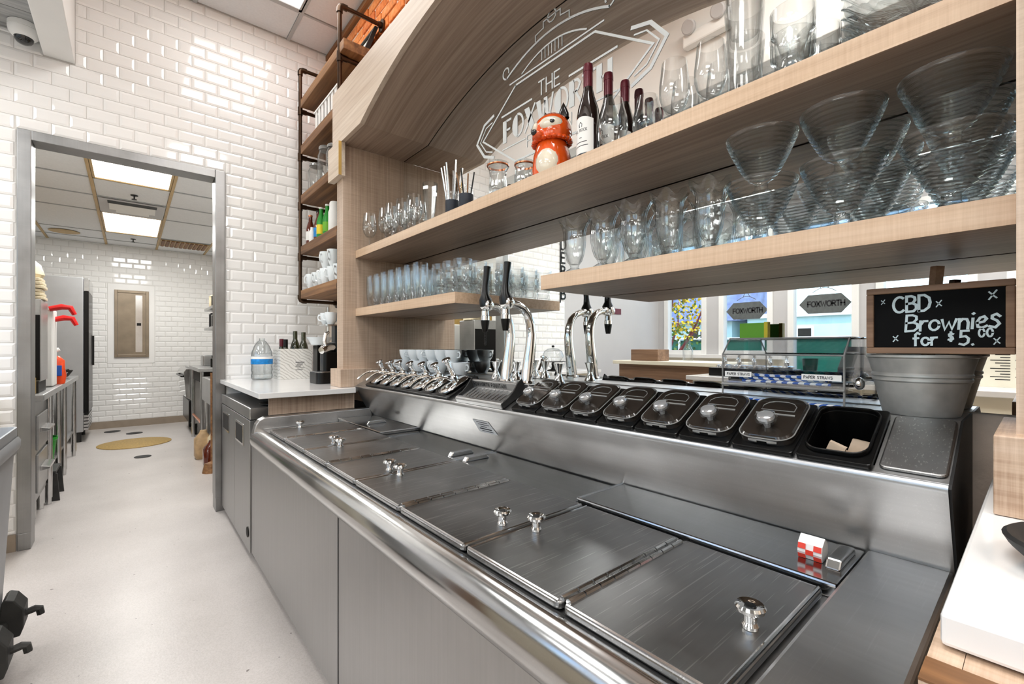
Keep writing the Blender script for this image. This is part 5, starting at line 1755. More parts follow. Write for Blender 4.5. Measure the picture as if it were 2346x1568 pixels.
for (x, y, m_, hh, lab) in ((0.877, 3.742, 'burgundy', 0.295, 'wine bottle with red cap standing in the floral carton'), (0.884, 3.655, 'black', 0.29, 'wine bottle with short black cap standing in the floral carton'), (0.962, 3.70, 'olive_glass', 0.355, 'tall green wine bottle in the middle of the floral carton'), (1.003, 3.63, 'olive_glass', 0.345, 'green wine bottle in the carton corner by the coffee machine')):
    t = thing('wine_bottle', lab, 'bottle', (x, y, 0.9655))
    part('glass_body', MB().lathe([(0, 0), (0.034, 0), (0.035, 0.005), (0.035, hh - 0.13), (0.028, hh - 0.10), (0.015, hh - 0.06), (0.0145, hh - 0.005), (0, hh - 0.005)], 22), 'olive_glass', t, world=False)
    part('capsule', MB().lathe([(0.0158, hh - 0.058), (0.0158, hh - 0.002), (0.013, hh), (0, hh)], 18), m_, t, world=False)
cmx = thing('coffee_machine', 'black and chrome capsule coffee machine on the white counter beside the wood panel', 'coffee machine', (0.965, 3.06, 0.9618))
part('drip_base', MB().prism(rrect(0.16, 0.19, 0.035, 5, 0.985, 3.07), 'Z', 0.9618, 1.035), 'black', cmx, smooth=False, bev=0.004)
part('cup_tray', MB().prism(rrect(0.14, 0.17, 0.03, 5, 0.985, 3.07), 'Z', 1.0352, 1.039), 'chrome_soft', cmx, smooth=False)
part('column', MB().prism(rrect(0.10, 0.10, 0.02, 5, 1.02, 3.10), 'Z', 1.0392, 1.165), 'black', cmx, smooth=False, bev=0.004)
part('head', MB().tube([(0.955, 3.06, 1.175), (0.985, 3.08, 1.185), (1.03, 3.11, 1.195), (1.07, 3.13, 1.20)], [0.022, 0.034, 0.038, 0.03], 16), 'chrome', cmx)
part('lever', MB().tube([(0.985, 3.07, 1.21), (0.975, 3.06, 1.24), (0.985, 3.065, 1.285), (1.01, 3.08, 1.30)], [0.010, 0.012, 0.012, 0.008], 10), 'chrome', cmx)
part('cup_rack', MB().prism(rrect(0.15, 0.15, 0.02, 5, 1.05, 3.11), 'Z', 1.34, 1.348), 'chrome_soft', cmx, smooth=False)
part('water_tank', MB().prism(rrect(0.07, 0.10, 0.02, 5, 1.09, 3.13), 'Z', 1.0392, 1.34), 'black', cmx, smooth=False)
cm_ = teacup('white china mug on top of the coffee machine', 'mugs on the coffee machine')
used = [False]
for (x, y, z) in ((1.02, 3.07, 1.3485), (1.02, 3.165, 1.3485), (1.10, 3.10, 1.3485)):
    o = place(cm_, used, (x, y, z), 2.6)
    o.scale = (0.86, 0.86, 1.3)
wcup = vessel([(0.035, 0), (0.05, 0.004), (0.085, 0.05), (0.09, 0.06)], 0.003, 0.005)
part_b = solo('serving_bowl', wcup, 'china', 'white patterned bowl resting behind the coffee machine', 'bowl')
part_b.location = (1.06, 3.44, 1.2105)
stand = MB().box(1.03, 1.12, 3.39, 3.49, 0.9618, 1.21)
one('tea_tin', stand, 'black', 'tall black tin under the white patterned bowl', 'tin', smooth=False, bev=0.004)

# ================================================================== on the pipe rack
def BZ(k):
    return LV[k] + 0.0787
mg = teacup('tall white cup in the crowd of white cups on the lowest rustic board', 'cups on the lowest rustic board')
used = [False]
for (x, y, z) in ((1.04, 3.55, BZ(0)), (1.05, 3.44, BZ(0)), (1.05, 3.33, BZ(0)), (1.04, 3.22, BZ(0)), (1.05, 3.10, BZ(0)), (1.05, 2.98, BZ(0)), (1.04, 3.22, BZ(0) + 0.115), (1.05, 3.10, BZ(0) + 0.115), (1.15, 3.5, BZ(0)), (1.15, 3.38, BZ(0)), (1.15, 3.26, BZ(0))):
    o = place(mg, used, (x, y, z), random.uniform(2, 4))
    o.scale = (1.0, 1.0, 1.8)
def beer(loc, label, gm, lm, cm):
    t = thing('beer_bottle', label, 'bottle', loc)
    part('glass_body', MB().lathe([(0, 0), (0.029, 0), (0.031, 0.004), (0.031, 0.115), (0.024, 0.145), (0.014, 0.175), (0.013, 0.215), (0, 0.215)], 20), gm, t, world=False)
    part('label', MB().lathe([(0.0314, 0.03), (0.0316, 0.031), (0.0316, 0.095), (0.0314, 0.096)], 20), lm, t, world=False)
    part('cap', MB().lathe([(0.0145, 0.210), (0.0155, 0.212), (0.0148, 0.222), (0, 0.224)], 16), cm, t, world=False)
beer((1.03, 3.55, BZ(1)), 'brown beer bottle with white neck band at the pipe end of the rack', 'amber', 'paper', 'copper')
beer((1.04, 3.40, BZ(1)), 'brown beer bottle with blue label on the rustic board', 'amber', 'blue_label', 'black')
beer((1.03, 3.30, BZ(1)), 'green bottle with yellow label on the rustic board', 'green', 'yellow', 'paper')
beer((1.04, 3.20, BZ(1)), 'bright green bottle next to the white canister on the rustic board', 'green', 'lime', 'paper')
one('canister', MB().lathe([(0, 0), (0.04, 0), (0.042, 0.01), (0.042, 0.14), (0.035, 0.16), (0.035, 0.20), (0.03, 0.21), (0, 0.21)], 24, (1.05, 3.08, BZ(1))), 'paper', 'white canister on the board with the beer bottles', 'canister')
one('spice_bottle', MB().lathe([(0, 0), (0.022, 0), (0.022, 0.08), (0.012, 0.10), (0.012, 0.115), (0, 0.115)], 18, (1.02, 3.475, BZ(1))), 'paper', 'short white bottle between two brown beer bottles', 'bottle')
for (x, y, h_, r_, lab) in ((1.05, 3.48, 0.20, 0.055, 'clear glass storage jar with lid at the pipe end of the third rustic board'), (1.06, 3.28, 0.26, 0.06, 'taller clear glass storage jar with lid on the third rustic board'), (1.06, 3.12, 0.22, 0.055, 'clear glass storage jar with dark label by the fascia corner')):
    t = thing('storage_jar', lab, 'jar', (x, y, BZ(2)))
    part('jar', vessel([(r_ * 0.8, 0), (r_, 0.012), (r_, h_ * 0.72), (r_ * 0.8, h_ * 0.86), (r_ * 0.8, h_ * 0.9)], 0.003, 0.008, 26), 'glass_thick', t, world=False)
    part('lid', MB().lathe([(0, h_ * 0.9), (r_ * 0.86, h_ * 0.9), (r_ * 0.88, h_ * 0.96), (r_ * 0.8, h_), (0, h_)], 26), 'clear_rim', t, world=False)
cr_ = thing('wire_crate', 'white slatted crate on the fourth rustic board', 'crate', (1.10, 3.17, BZ(3)))
for k in range(7):
    part('slat', MB().box(1.012, 1.018, 2.94 + 0.066 * k, 2.98 + 0.066 * k, BZ(3), BZ(3) + 0.15), 'white_paint', cr_, smooth=False)
part('back', MB().box(1.10, 1.106, 2.92, 3.40, BZ(3), BZ(3) + 0.15), 'white_paint', cr_, smooth=False)
part('rail', MB().box(1.008, 1.02, 2.92, 3.40, BZ(3) + 0.15, BZ(3) + 0.162), 'white_paint', cr_, smooth=False)
part('inside', MB().box(1.03, 1.09, 2.93, 3.39, BZ(3), BZ(3) + 0.13), 'black_matt', cr_, smooth=False)
pf = thing('picture_frame', 'dark wood picture frame leaning against the bricks on the top rustic board', 'frame', (1.2, 3.0, BZ(4)))
fm = MB()
q0 = Vector((1.15, 2.90, BZ(4)))
fm.prism([(1.14, BZ(4)), (1.235, BZ(4) + 0.25), (1.26, BZ(4) + 0.25), (1.17, BZ(4))], 'Y', 2.86, 2.89)
fm.prism([(1.14, BZ(4)), (1.235, BZ(4) + 0.25), (1.26, BZ(4) + 0.25), (1.17, BZ(4))], 'Y', 3.22, 3.25)
fm.prism([(1.225, BZ(4) + 0.225), (1.235, BZ(4) + 0.25), (1.26, BZ(4) + 0.25), (1.25, BZ(4) + 0.225)], 'Y', 2.89, 3.22)
part('frame', fm, 'black_matt', pf, smooth=False)
part('picture', MB().prism([(1.155, BZ(4)), (1.24, BZ(4) + 0.224), (1.246, BZ(4) + 0.224), (1.161, BZ(4))], 'Y', 2.89, 3.22), 'menu', pf, smooth=False)

# ================================================================== trash bin, camera, emergency light
tb = thing('trash_bin', 'tall grey plastic bin on a black wheeled dolly by the doorway', 'bin', (-0.475, 2.37, 0.0))
def loop(w, l, r, cx, cy, z):
    return [(a, b, z) for a, b in rrect(w, l, r, 5, cx, cy)]
def loft(mb, loops, cap0=True, cap1=True):
    n = len(loops[0])
    vs = [p for lp in loops for p in lp]
    fs = []
    for i in range(len(loops) - 1):
        fs += [(i * n + k, i * n + (k + 1) % n, (i + 1) * n + (k + 1) % n, (i + 1) * n + k) for k in range(n)]
    if cap0:
        fs.append(tuple(range(n)))
    if cap1:
        fs.append(tuple((len(loops) - 1) * n + k for k in range(n)))
    mb.add(vs, fs)
bcx, bcy = -0.475, 2.37
mb = MB()
loft(mb, [loop(0.20, 0.44, 0.03, bcx, bcy, 0.17), loop(0.26, 0.50, 0.035, bcx, bcy, 0.78), loop(0.275, 0.515, 0.035, bcx, bcy, 0.785), loop(0.275, 0.515, 0.035, bcx, bcy, 0.885), loop(0.262, 0.502, 0.03, bcx, bcy, 0.885), loop(0.25, 0.49, 0.03, bcx, bcy, 0.78), loop(0.19, 0.43, 0.03, bcx, bcy, 0.19)])
part('body', mb, 'grey_plastic', tb, angle=40)
mb = MB()
loft(mb, [loop(0.285, 0.525, 0.04, bcx, bcy, 0.80), loop(0.295, 0.535, 0.04, bcx, bcy, 0.815), loop(0.295, 0.535, 0.04, bcx, bcy, 0.835), loop(0.280, 0.52, 0.04, bcx, bcy, 0.85)], False, False)
part('rim_band', mb, 'grey_plastic', tb, angle=40)
dl = part('dolly', MB().prism(rrect(0.25, 0.48, 0.03, 4, bcx, bcy), 'Z', 0.09, 0.168), 'black_rubber', tb, smooth=False, bev=0.008)
for (yy, zz) in ((2.56, 0.0), (2.27, 0.0)):
    br = MB().prism([(bcx + 0.10, 0.10), (bcx + 0.155, 0.10), (bcx + 0.165, 0.13), (bcx + 0.165, 0.20), (bcx + 0.14, 0.24), (bcx + 0.118, 0.25), (bcx + 0.108, 0.24), (bcx + 0.10, 0.17)], 'Y', yy - 0.05, yy + 0.05)
    bo = part('clip_bracket', br, 'black_rubber', dl, smooth=False, bev=0.004)
    hk = MB().tube([(bcx + 0.16, yy, 0.165), (bcx + 0.19, yy, 0.172), (bcx + 0.202, yy, 0.168), (bcx + 0.206, yy, 0.145)], [0.012, 0.013, 0.013, 0.012], 6)
    part('clip_hook', hk, 'black_rubber', bo)
for (sx, sy) in ((1, 1), (1, -1), (-1, 1), (-1, -1)):
    w_ = MB().tube([(bcx + sx * 0.09 - 0.012, bcy + sy * 0.19, 0.042), (bcx + sx * 0.09 + 0.012, bcy + sy * 0.19, 0.042)], 0.041, 18)
    w_.box(bcx + sx * 0.09 - 0.018, bcx + sx * 0.09 + 0.018, bcy + sy * 0.19 - 0.02, bcy + sy * 0.19 + 0.02, 0.075, 0.0895)
    part('wheel', w_, 'black_rubber', tb)

dc = thing('dome_camera', 'white security dome camera with dark lens on the plank ceiling', 'camera', (-0.468, 3.80, PZ))
sc_ = 1.0
part('housing', MB().lathe([(r * 0.88, z * 0.92) for r, z in [(0, 0), (0.072, 0), (0.076, -0.004), (0.076, -0.030), (0.0735, -0.0315), (0.0735, -0.034), (0.076, -0.036), (0.072, -0.060), (0.060, -0.078), (0.050, -0.086), (0.044, -0.088)]], 40), 'white_paint', dc, world=False)
part('dome', MB().lathe([(r * 0.88, z * 0.92) for r, z in [(0.0475, -0.085), (0.044, -0.102), (0.034, -0.116), (0.018, -0.124), (0, -0.126)]], 32), 'black_glaze', dc, world=False, label='dark glossy camera dome')
el = thing('emergency_light', 'white twin-head emergency light on the bulkhead face, seen in the mirror', 'light fixture', (-0.26, 1.46, 3.30))
part('housing', MB().box(-0.2628, -0.20, 1.30, 1.62, 3.27, 3.36), 'white_paint', el, smooth=False, bev=0.012)
for y in (1.36, 1.56):
    hdm = MB().lathe([(0, 0), (0.02, 0), (0.045, 0.03), (0.048, 0.055), (0.04, 0.06), (0, 0.056)], 24)
    hdm.xf(Matrix.Translation((-0.22, y, 3.395)) @ Matrix.Rotation(PI / 2 + 0.35, 4, 'Y'))
    part('lamp_head', hdm, 'grey_paint', el)

# ================================================================== kitchen beyond the doorway
pt2 = thing('prep_table', 'long stainless prep table along the kitchen side with undershelf', 'table', (-0.78, 5.65, 0))
part('top', MB().box(-1.12, -0.44, 4.33, 6.95, 0.835, 0.88), 'steel', pt2, smooth=False, bev=0.006)
part('undershelf', MB().box(-1.10, -0.48, 5.32, 6.93, 0.25, 0.275), 'steel', pt2, smooth=False)
for y in (4.90, 5.46, 5.93, 6.88):
    for x in (-0.475, -1.08):
        part('leg', MB().tube([(x, y, 0.0), (x, y, 0.05), (x, y, 0.051), (x, y, 0.835)], [0.016, 0.018, 0.022, 0.022], 12), 'chrome_soft', pt2)
dr = thing('drawer_unit', 'stainless two-drawer unit under the doorway end of the prep table', 'drawers', (-0.75, 4.6, 0))
part('carcass', MB().box(-1.08, -0.485, 4.36, 4.845, 0.16, 0.834), 'steel_front', dr, smooth=False)
for z0, z1 in ((0.21, 0.47), (0.50, 0.735)):
    d = part('drawer', MB().box(-0.485, -0.472, 4.38, 4.825, z0, z1), 'steel', dr, smooth=False, bev=0.003)
    part('handle', MB().prism([(-0.472, z1 - 0.09), (-0.425, z1 - 0.10), (-0.425, z1 - 0.115), (-0.472, z1 - 0.125)], 'Y', 4.46, 4.72), 'chrome_soft', d, smooth=False, bev=0.002)
for x in (-0.51, -1.05):
    for y in (4.39, 4.80):
        part('leg', MB().tube([(x, y, 0), (x, y, 0.04), (x, y, 0.041), (x, y, 0.16)], [0.02, 0.02, 0.027, 0.027], 12), 'chrome_soft', dr)
# things on and under the prep table
um = thing('drink_machine', 'tall dark glass-fronted drink machine on the prep table', 'machine', (-0.7, 4.6, 0.881))
part('body', MB().box(-0.98, -0.47, 4.47, 4.80, 0.96, 1.53), 'steel', um, smooth=False, bev=0.006)
part('glass_front', MB().box(-0.96, -0.475, 4.464, 4.469, 0.97, 1.42), 'black', um, smooth=False)
part('base', MB().box(-0.98, -0.48, 4.45, 4.80, 0.881, 0.96), 'black_matt', um, smooth=False)
for k in range(6):
    b_ = MB().prism(rrect(0.24 - 0.012 * (k % 3), 0.24, 0.05, 4, -0.58, 4.62), 'Z', 1.531 + 0.026 * k, 1.531 + 0.026 * k + 0.022)
    one('serving_tray', b_, 'bowl_cream', 'cream square plate, %s from the bottom of the pile on the drink machine' % NTH[k], 'plate', 'plates on the drink machine', bev=0.004, smooth=False)
one('stone_crock', MB().lathe([(0, 0), (0.10, 0), (0.11, 0.02), (0.09, 0.09), (0.05, 0.13), (0.045, 0.16), (0.055, 0.17), (0.03, 0.25), (0, 0.25)], 24, (-0.575, 4.62, 1.69)), 'bowl_cream', 'cream stoneware jug on top of the pile of plates', 'jug')
sl_ = thing('slush_dispenser', 'white dispenser with two red tap handles on the prep table', 'dispenser', (-0.62, 5.2, 0.881))
part('body', MB().box(-0.85, -0.47, 5.10, 5.35, 0.881, 1.50), 'white_paint', sl_, smooth=False, bev=0.01)
for (y, z) in ((5.09, 1.50), (5.25, 1.42)):
    part('tap_handle', MB().tube([(-0.49, y, z), (-0.42, y, z + 0.02), (-0.37, y, z + 0.015), (-0.345, y, z - 0.04)], [0.02, 0.024, 0.022, 0.016], 10), 'red', sl_, label='red tap handle')
bag = thing('detergent_bottle', 'bright orange detergent bottle with white top on the prep table', 'bottle', (-0.50, 5.52, 0.881))
bm_ = MB()
loft(bm_, [loop(0.15, 0.09, 0.03, -0.51, 5.52, 0.881), loop(0.17, 0.10, 0.04, -0.51, 5.52, 0.95), loop(0.15, 0.10, 0.04, -0.51, 5.52, 1.02), loop(0.15, 0.09, 0.04, -0.51, 5.52, 1.08), loop(0.08, 0.06, 0.028, -0.51, 5.52, 1.12)])
part('body', bm_, 'bag_orange', bag, angle=50)
part('label', MB().box(-0.57, -0.45, 5.462, 5.468, 0.95, 1.04), 'blue_print', bag, smooth=False, bev=0.004)
part('spray_head', MB().tube([(-0.51, 5.52, 1.12), (-0.51, 5.52, 1.16), (-0.47, 5.52, 1.18)], [0.02, 0.022, 0.016], 10), 'paper', bag)
one('mustard_carton', MB().box(-0.80, -0.49, 4.335, 4.44, 0.881, 0.99), 'mustard', 'mustard coloured carton at the doorway end of the prep table', 'carton', smooth=False, bev=0.003)
for k, (x, y, m_) in enumerate(((-0.56, 5.9, 'steel'), (-0.66, 6.16, 'bowl_cream'), (-0.56, 6.41, 'black_matt'), (-0.60, 6.7, 'chrome_soft'))):
    one('mixing_bowl', vessel([(0.05, 0), (0.08, 0.02), (0.11, 0.07), (0.115, 0.08)], 0.004, 0.005, 24, None, (x, y, 0.881)), m_, ['steel mixing bowl beyond the orange bottle', 'cream mixing bowl on the prep table', 'black mixing bowl on the prep table', 'shiny mixing bowl near the tall fridge'][k], 'bowl')
gb_ = one('bucket', vessel([(0.085, 0), (0.09, 0.005), (0.115, 0.22), (0.122, 0.225), (0.122, 0.245)], 0.004, 0.006, 28, None, (-0.565, 5.12, 0.2365)), 'green', 'bright green plastic bucket on the black step stool', 'bucket')
st = thing('step_stool', 'low black plastic step stool with arched side under the prep table', 'stool', (-0.58, 5.10, 0))
part('top', MB().box(-0.75, -0.44, 4.96, 5.28, 0.212, 0.236), 'black_rubber', st, smooth=False, bev=0.006)
sid = [(-0.77, 0), (-0.70, 0), (-0.67, 0.08), (-0.605, 0.11), (-0.54, 0.08), (-0.51, 0), (-0.42, 0), (-0.435, 0.212), (-0.755, 0.212)]
for y in (4.965, 5.255):
    part('side', MB().prism(sid, 'Y', y, y + 0.02), 'black_rubber', st, smooth=False)
one('storage_tub', MB().prism(rrect(0.34, 0.40, 0.04, 4, -0.70, 6.30), 'Z', 0.276, 0.56), 'white_paint', 'white plastic tub on the undershelf of the prep table', 'tub', smooth=False, bev=0.01)
one('spray_jug', MB().lathe([(0, 0), (0.06, 0), (0.065, 0.02), (0.065, 0.16), (0.03, 0.22), (0.02, 0.28), (0, 0.28)], 18, (-0.54, 6.0, 0.276)), 'paper', 'white jug in front of the tub on the undershelf', 'jug')
one('paper_roll', MB().tube([(-0.85, 6.2, 0.602), (-0.58, 6.2, 0.602)], 0.04, 16), 'paper', 'roll of white paper lying on the white plastic tub', 'roll')
fg = thing('tall_fridge', 'tall grey upright fridge with dark door edge at the end of the kitchen', 'fridge', (-0.76, 8.15, 0))
part('body', MB().box(-1.12, -0.45, 7.78, 8.55, 0.13, 2.07), 'fridge_grey', fg, smooth=False, bev=0.008)
part('door', MB().box(-0.448, -0.40, 7.80, 8.54, 0.36, 1.90), 'black', fg, smooth=False, bev=0.006)
part('top_grille', MB().box(-0.448, -0.395, 7.79, 8.54, 1.90, 2.06), 'chrome_soft', fg, smooth=False, bev=0.006)
part('handle', MB().box(-0.398, -0.378, 8.40, 8.44, 0.95, 1.35), 'black', fg, smooth=False)
lv_ = MB()
for k in range(5):
    lv_.box(-0.448, -0.405, 7.80, 8.54, 0.15 + 0.04 * k, 0.178 + 0.04 * k)
part('louvre', lv_, 'steel', fg, smooth=False)
for x in (-1.05, -0.5):
    for y in (7.85, 8.48):
        part('foot', MB().tube([(x, y, 0), (x, y, 0.13)], 0.03, 10), 'black_matt', fg)
ep = thing('electrical_panel', 'bronze electrical panel door with white tile border on the far kitchen wall', 'panel', (0.018, KY, 1.045))
part('border', MB().box(-0.255, 0.287, KY - 0.008, KY - 0.0005, 0.952, 2.136), 'tile', ep, smooth=False)
fm = MB()
for (a, b, c, d) in ((-0.181, -0.145, 1.045, 2.048), (0.181, 0.217, 1.045, 2.048), (-0.145, 0.181, 1.045, 1.085), (-0.145, 0.181, 2.008, 2.048)):
    fm.box(a, b, KY - 0.035, KY - 0.008, c, d)
part('frame', fm, 'panel_bronze', ep, smooth=False, bev=0.003)
part('door', MB().box(-0.143, 0.179, KY - 0.024, KY - 0.009, 1.087, 2.006), 'panel_bronze', ep, smooth=False)
part('polished_strip', MB().box(0.06, 0.14, KY - 0.027, KY - 0.0245, 1.12, 1.98), 'steel_rail', ep, smooth=False)
part('latch', MB().box(0.075, 0.125, KY - 0.034, KY - 0.0275, 1.52, 1.56), 'black', ep, smooth=False)
# right side of the kitchen
ov = thing('kitchen_oven', 'stainless oven with slanted door on black casters', 'oven', (0.93, 7.9, 0))
part('body', MB().box(0.63, 1.24, 7.42, 8.35, 0.16, 0.92), 'steel', ov, smooth=False, bev=0.005)
part('door', MB().prism([(0.628, 0.48), (0.57, 0.52), (0.545, 0.86), (0.57, 0.90), (0.628, 0.90)], 'Y', 7.44, 8.33), 'steel_rail', ov, smooth=False, bev=0.004)
part('handle', MB().tube([(0.545, 7.5, 0.80), (0.525, 7.52, 0.80), (0.525, 8.25, 0.80), (0.545, 8.27, 0.80)], 0.012, 8), 'black', ov)
part('lower_panel', MB().box(0.60, 0.628, 7.44, 8.33, 0.18, 0.47), 'black', ov, smooth=False)
for x in (0.68, 1.2):
    for y in (7.5, 8.25):
        part('caster', MB().tube([(x - 0.015, y, 0.06), (x + 0.015, y, 0.06)], 0.058, 14).box(x - 0.02, x + 0.02, y - 0.02, y + 0.02, 0.1, 0.16), 'black_matt', ov)
wt = thing('work_table', 'stainless work table in front of the oven', 'table', (0.9, 6.85, 0))
part('top', MB().box(0.60, 1.25, 6.3, 7.40, 0.905, 0.95), 'steel', wt, smooth=False, bev=0.005)
for x in (0.64, 1.2):
    for y in (6.36, 7.34):
        part('leg', MB().tube([(x, y, 0), (x, y, 0.905)], 0.02, 10), 'chrome_soft', wt)
part('rail', MB().tube([(0.64, 6.36, 0.30), (0.64, 7.34, 0.30)], 0.014, 8), 'copper', wt)
part('drawer', MB().box(0.63, 1.1, 6.5, 7.2, 0.78, 0.90), 'dark_void', wt, smooth=False)
one('toaster', MB().box(0.72, 1.05, 7.05, 7.32, 0.951, 1.09), 'steel', 'small steel toaster on the work table', 'toaster', smooth=False, bev=0.012)
for k, y in enumerate((6.4, 6.52, 6.64, 6.78)):
    one('spice_jar', MB().lathe([(0, 0), (0.045, 0), (0.047, 0.01), (0.047, 0.10), (0.035, 0.115), (0.035, 0.14), (0, 0.14)], 18, (0.80 + 0.05 * (k % 2), y, 0.951)), ['glass_thick', 'amber', 'black', 'glass_thick'][k], ['clear jar on the work table', 'amber jar on the work table', 'black jar on the work table', 'clear jar nearest the toaster'][k], 'jar')
snk = thing('kitchen_sink', 'stainless sink bench beside the doorway', 'sink', (0.93, 5.5, 0))
bs = MB()
bs.box(0.62, 1.25, 4.75, 4.80, 0.60, 0.86)
bs.box(0.62, 1.25, 6.13, 6.18, 0.60, 0.86)
bs.box(0.62, 0.66, 4.80, 6.13, 0.60, 0.86)
bs.box(1.20, 1.25, 4.80, 6.13, 0.60, 0.86)
bs.box(0.66, 1.20, 4.80, 6.13, 0.60, 0.63)
part('basin', bs, 'steel', snk, smooth=False, bev=0.006)
for x in (0.66, 1.2):
    for y in (4.82, 6.10):
        part('leg', MB().tube([(x, y, 0), (x, y, 0.60)], 0.02, 10), 'chrome_soft', snk)
part('faucet', MB().tube([(1.15, 5.9, 0.86), (1.15, 5.9, 1.05), (1.05, 5.9, 1.10), (0.95, 5.9, 1.05)], 0.014, 10), 'chrome', snk)
for k, (z, lab) in enumerate(((1.70, 'upper kitchen wall shelf crowded with pots above the work table'), (1.43, 'lower kitchen wall shelf with dark jars above the work table'))):
    ws_ = thing('kitchen_shelf', lab, 'shelf', (1.05, 6.9, z))
    part('board', MB().box(0.80, 1.275, 6.1, 7.7, z, z + 0.035), 'steel', ws_, smooth=False, bev=0.004)
    for y in (6.3, 7.5):
        part('bracket', MB().prism([(1.27, z), (0.86, z), (1.0, z - 0.06), (1.27, z - 0.2)], 'Y', y, y + 0.03), 'steel', ws_, smooth=False)
    for j in range(6):
        y = 6.22 + 0.24 * j
        hh = (0.17, 0.13, 0.15)[(j + k) % 3]
        one('stock_pot', MB().lathe([(0, 0), (0.08, 0), (0.085, 0.01), (0.085, hh), (0.09, hh + 0.005), (0.06, hh + 0.03), (0, hh + 0.035)], 20, (0.91, y, z + 0.0357)), ['chrome_soft', 'black_matt', 'bowl_cream'][(j + 2 * k) % 3], 'lidded pot standing on the %s kitchen wall shelf' % ('upper' if k == 0 else 'lower'), 'pot', 'pots on the %s kitchen shelf' % ('upper' if k == 0 else 'lower'))
for (x, y, h_, m_, lab) in ((0.60, 5.86, 0.30, 'tan_plastic', 'tan plastic jug on the floor under the sink'), (0.70, 5.66, 0.34, 'bowl_cream', 'pale plastic jug on the floor nearer the door frame'), (0.63, 5.40, 0.26, 'amber', 'amber plastic jug on the floor beside the pale jug')):
    jm = MB()
    loft(jm, [loop(0.13, 0.13, 0.03, x, y, 0.0), loop(0.16, 0.16, 0.04, x, y, 0.03), loop(0.16, 0.16, 0.04, x, y, h_ * 0.7), loop(0.07, 0.07, 0.03, x, y, h_ * 0.92), loop(0.06, 0.06, 0.025, x, y, h_)])
    one('plastic_jug', jm, m_, lab, 'jug', angle=50)
one('broom', MB().tube([(0.585, 5.15, 0.0), (0.585, 5.15, 0.08), (0.60, 5.16, 0.10), (0.60, 5.2, 0.95)], [0.07, 0.05, 0.013, 0.012], 10), 'walnut', 'wooden broom standing beside the sink near the door frame', 'broom')
# kitchen floor and ceiling fittings
one('manhole_cover', MB().lathe([(0, 0.0), (0.36, 0.0), (0.36, 0.006), (0.35, 0.008), (0, 0.008)], 48, (0.047, 7.30, 0.0004)), 'gold_floor', 'large round brass floor cover in the kitchen', 'floor cover')
for (x, y, r_, lab) in ((0.103, 6.35, 0.075, 'dark round floor drain nearest the doorway'), (-0.194, 8.5, 0.09, 'dark floor drain by the tall fridge'), (0.043, 8.15, 0.09, 'dark floor drain beyond the brass cover')):
    one('floor_drain', MB().lathe([(0, 0), (r_, 0), (r_, 0.004), (0, 0.005)], 24, (x, y, 0.0004)), 'black_matt', lab, 'drain')
ac = thing('air_grille', 'white ceiling air unit grille between the two kitchen light panels', 'air vent', (0.02, 6.42, KZ - 0.02))
part('frame', MB().box(-0.25, 0.29, 6.12, 6.74, KZ - 0.012, KZ - 0.0045), 'grey_paint', ac, smooth=False, bev=0.003)
part('slot', MB().box(-0.18, 0.22, 6.16, 6.28, KZ - 0.014, KZ - 0.0125), 'black_matt', ac, smooth=False)
part('louvre', MB().prism([(6.28, KZ - 0.013), (6.40, KZ - 0.05), (6.41, KZ - 0.045), (6.30, KZ - 0.0125)], 'X', -0.17, 0.21), 'white_paint', ac, smooth=False)
part('inner_panel', MB().box(-0.12, 0.16, 6.42, 6.60, KZ - 0.03, KZ - 0.0125), 'white_paint', ac, smooth=False, bev=0.004)
one('round_vent', MB().lathe([(0, -0.006), (0.06, -0.012), (0.11, -0.010), (0.15, -0.003), (0.15, 0), (0, 0)], 28, (-0.657, 8.25, KZ - 0.0045)), 'grid_tan', 'round tan ceiling vent above the tall fridge', 'vent')
bv = thing('brown_vent', 'brown slatted ceiling vent near the far kitchen wall', 'vent', (0.62, 8.23, KZ - 0.02))
part('frame', MB().box(0.325, 0.90, 7.99, 8.47, KZ - 0.009, KZ - 0.0045), 'grid_tan', bv, smooth=False)
for k in range(10):
    part('slat', MB().box(0.34 + 0.055 * k, 0.375 + 0.055 * k, 8.01, 8.45, KZ - 0.02, KZ - 0.0095), 'walnut', bv, smooth=False)
for (x, y) in ((0.03, 5.86), (0.03, 8.25)):
    one('sprinkler_head', MB().lathe([(0, -0.045), (0.022, -0.044), (0.022, -0.04), (0.006, -0.038), (0.006, -0.008), (0.03, -0.006), (0.03, 0), (0, 0)], 16, (x, y, KZ - (0.0005 if y < 6 else 0.0005) + 0.002)), 'black_matt', 'small dark sprinkler head on the kitchen ceiling', 'sprinkler', 'kitchen sprinkler heads')
msn = thing('microwave', 'black microwave on a bracket against the mustard kitchen wall', 'microwave', (-1.1, 7.2, 1.3))
part('body', MB().box(-1.295, -0.95, 7.0, 7.5, 1.30, 1.58), 'black', msn, smooth=False, bev=0.006)
part('bracket', MB().box(-1.299, -0.93, 6.95, 7.55, 1.262, 1.2995), 'black_matt', msn, smooth=False)
part('door_glass', MB().box(-0.9498, -0.944, 7.03, 7.38, 1.34, 1.54), 'grey_paint', msn, smooth=False)

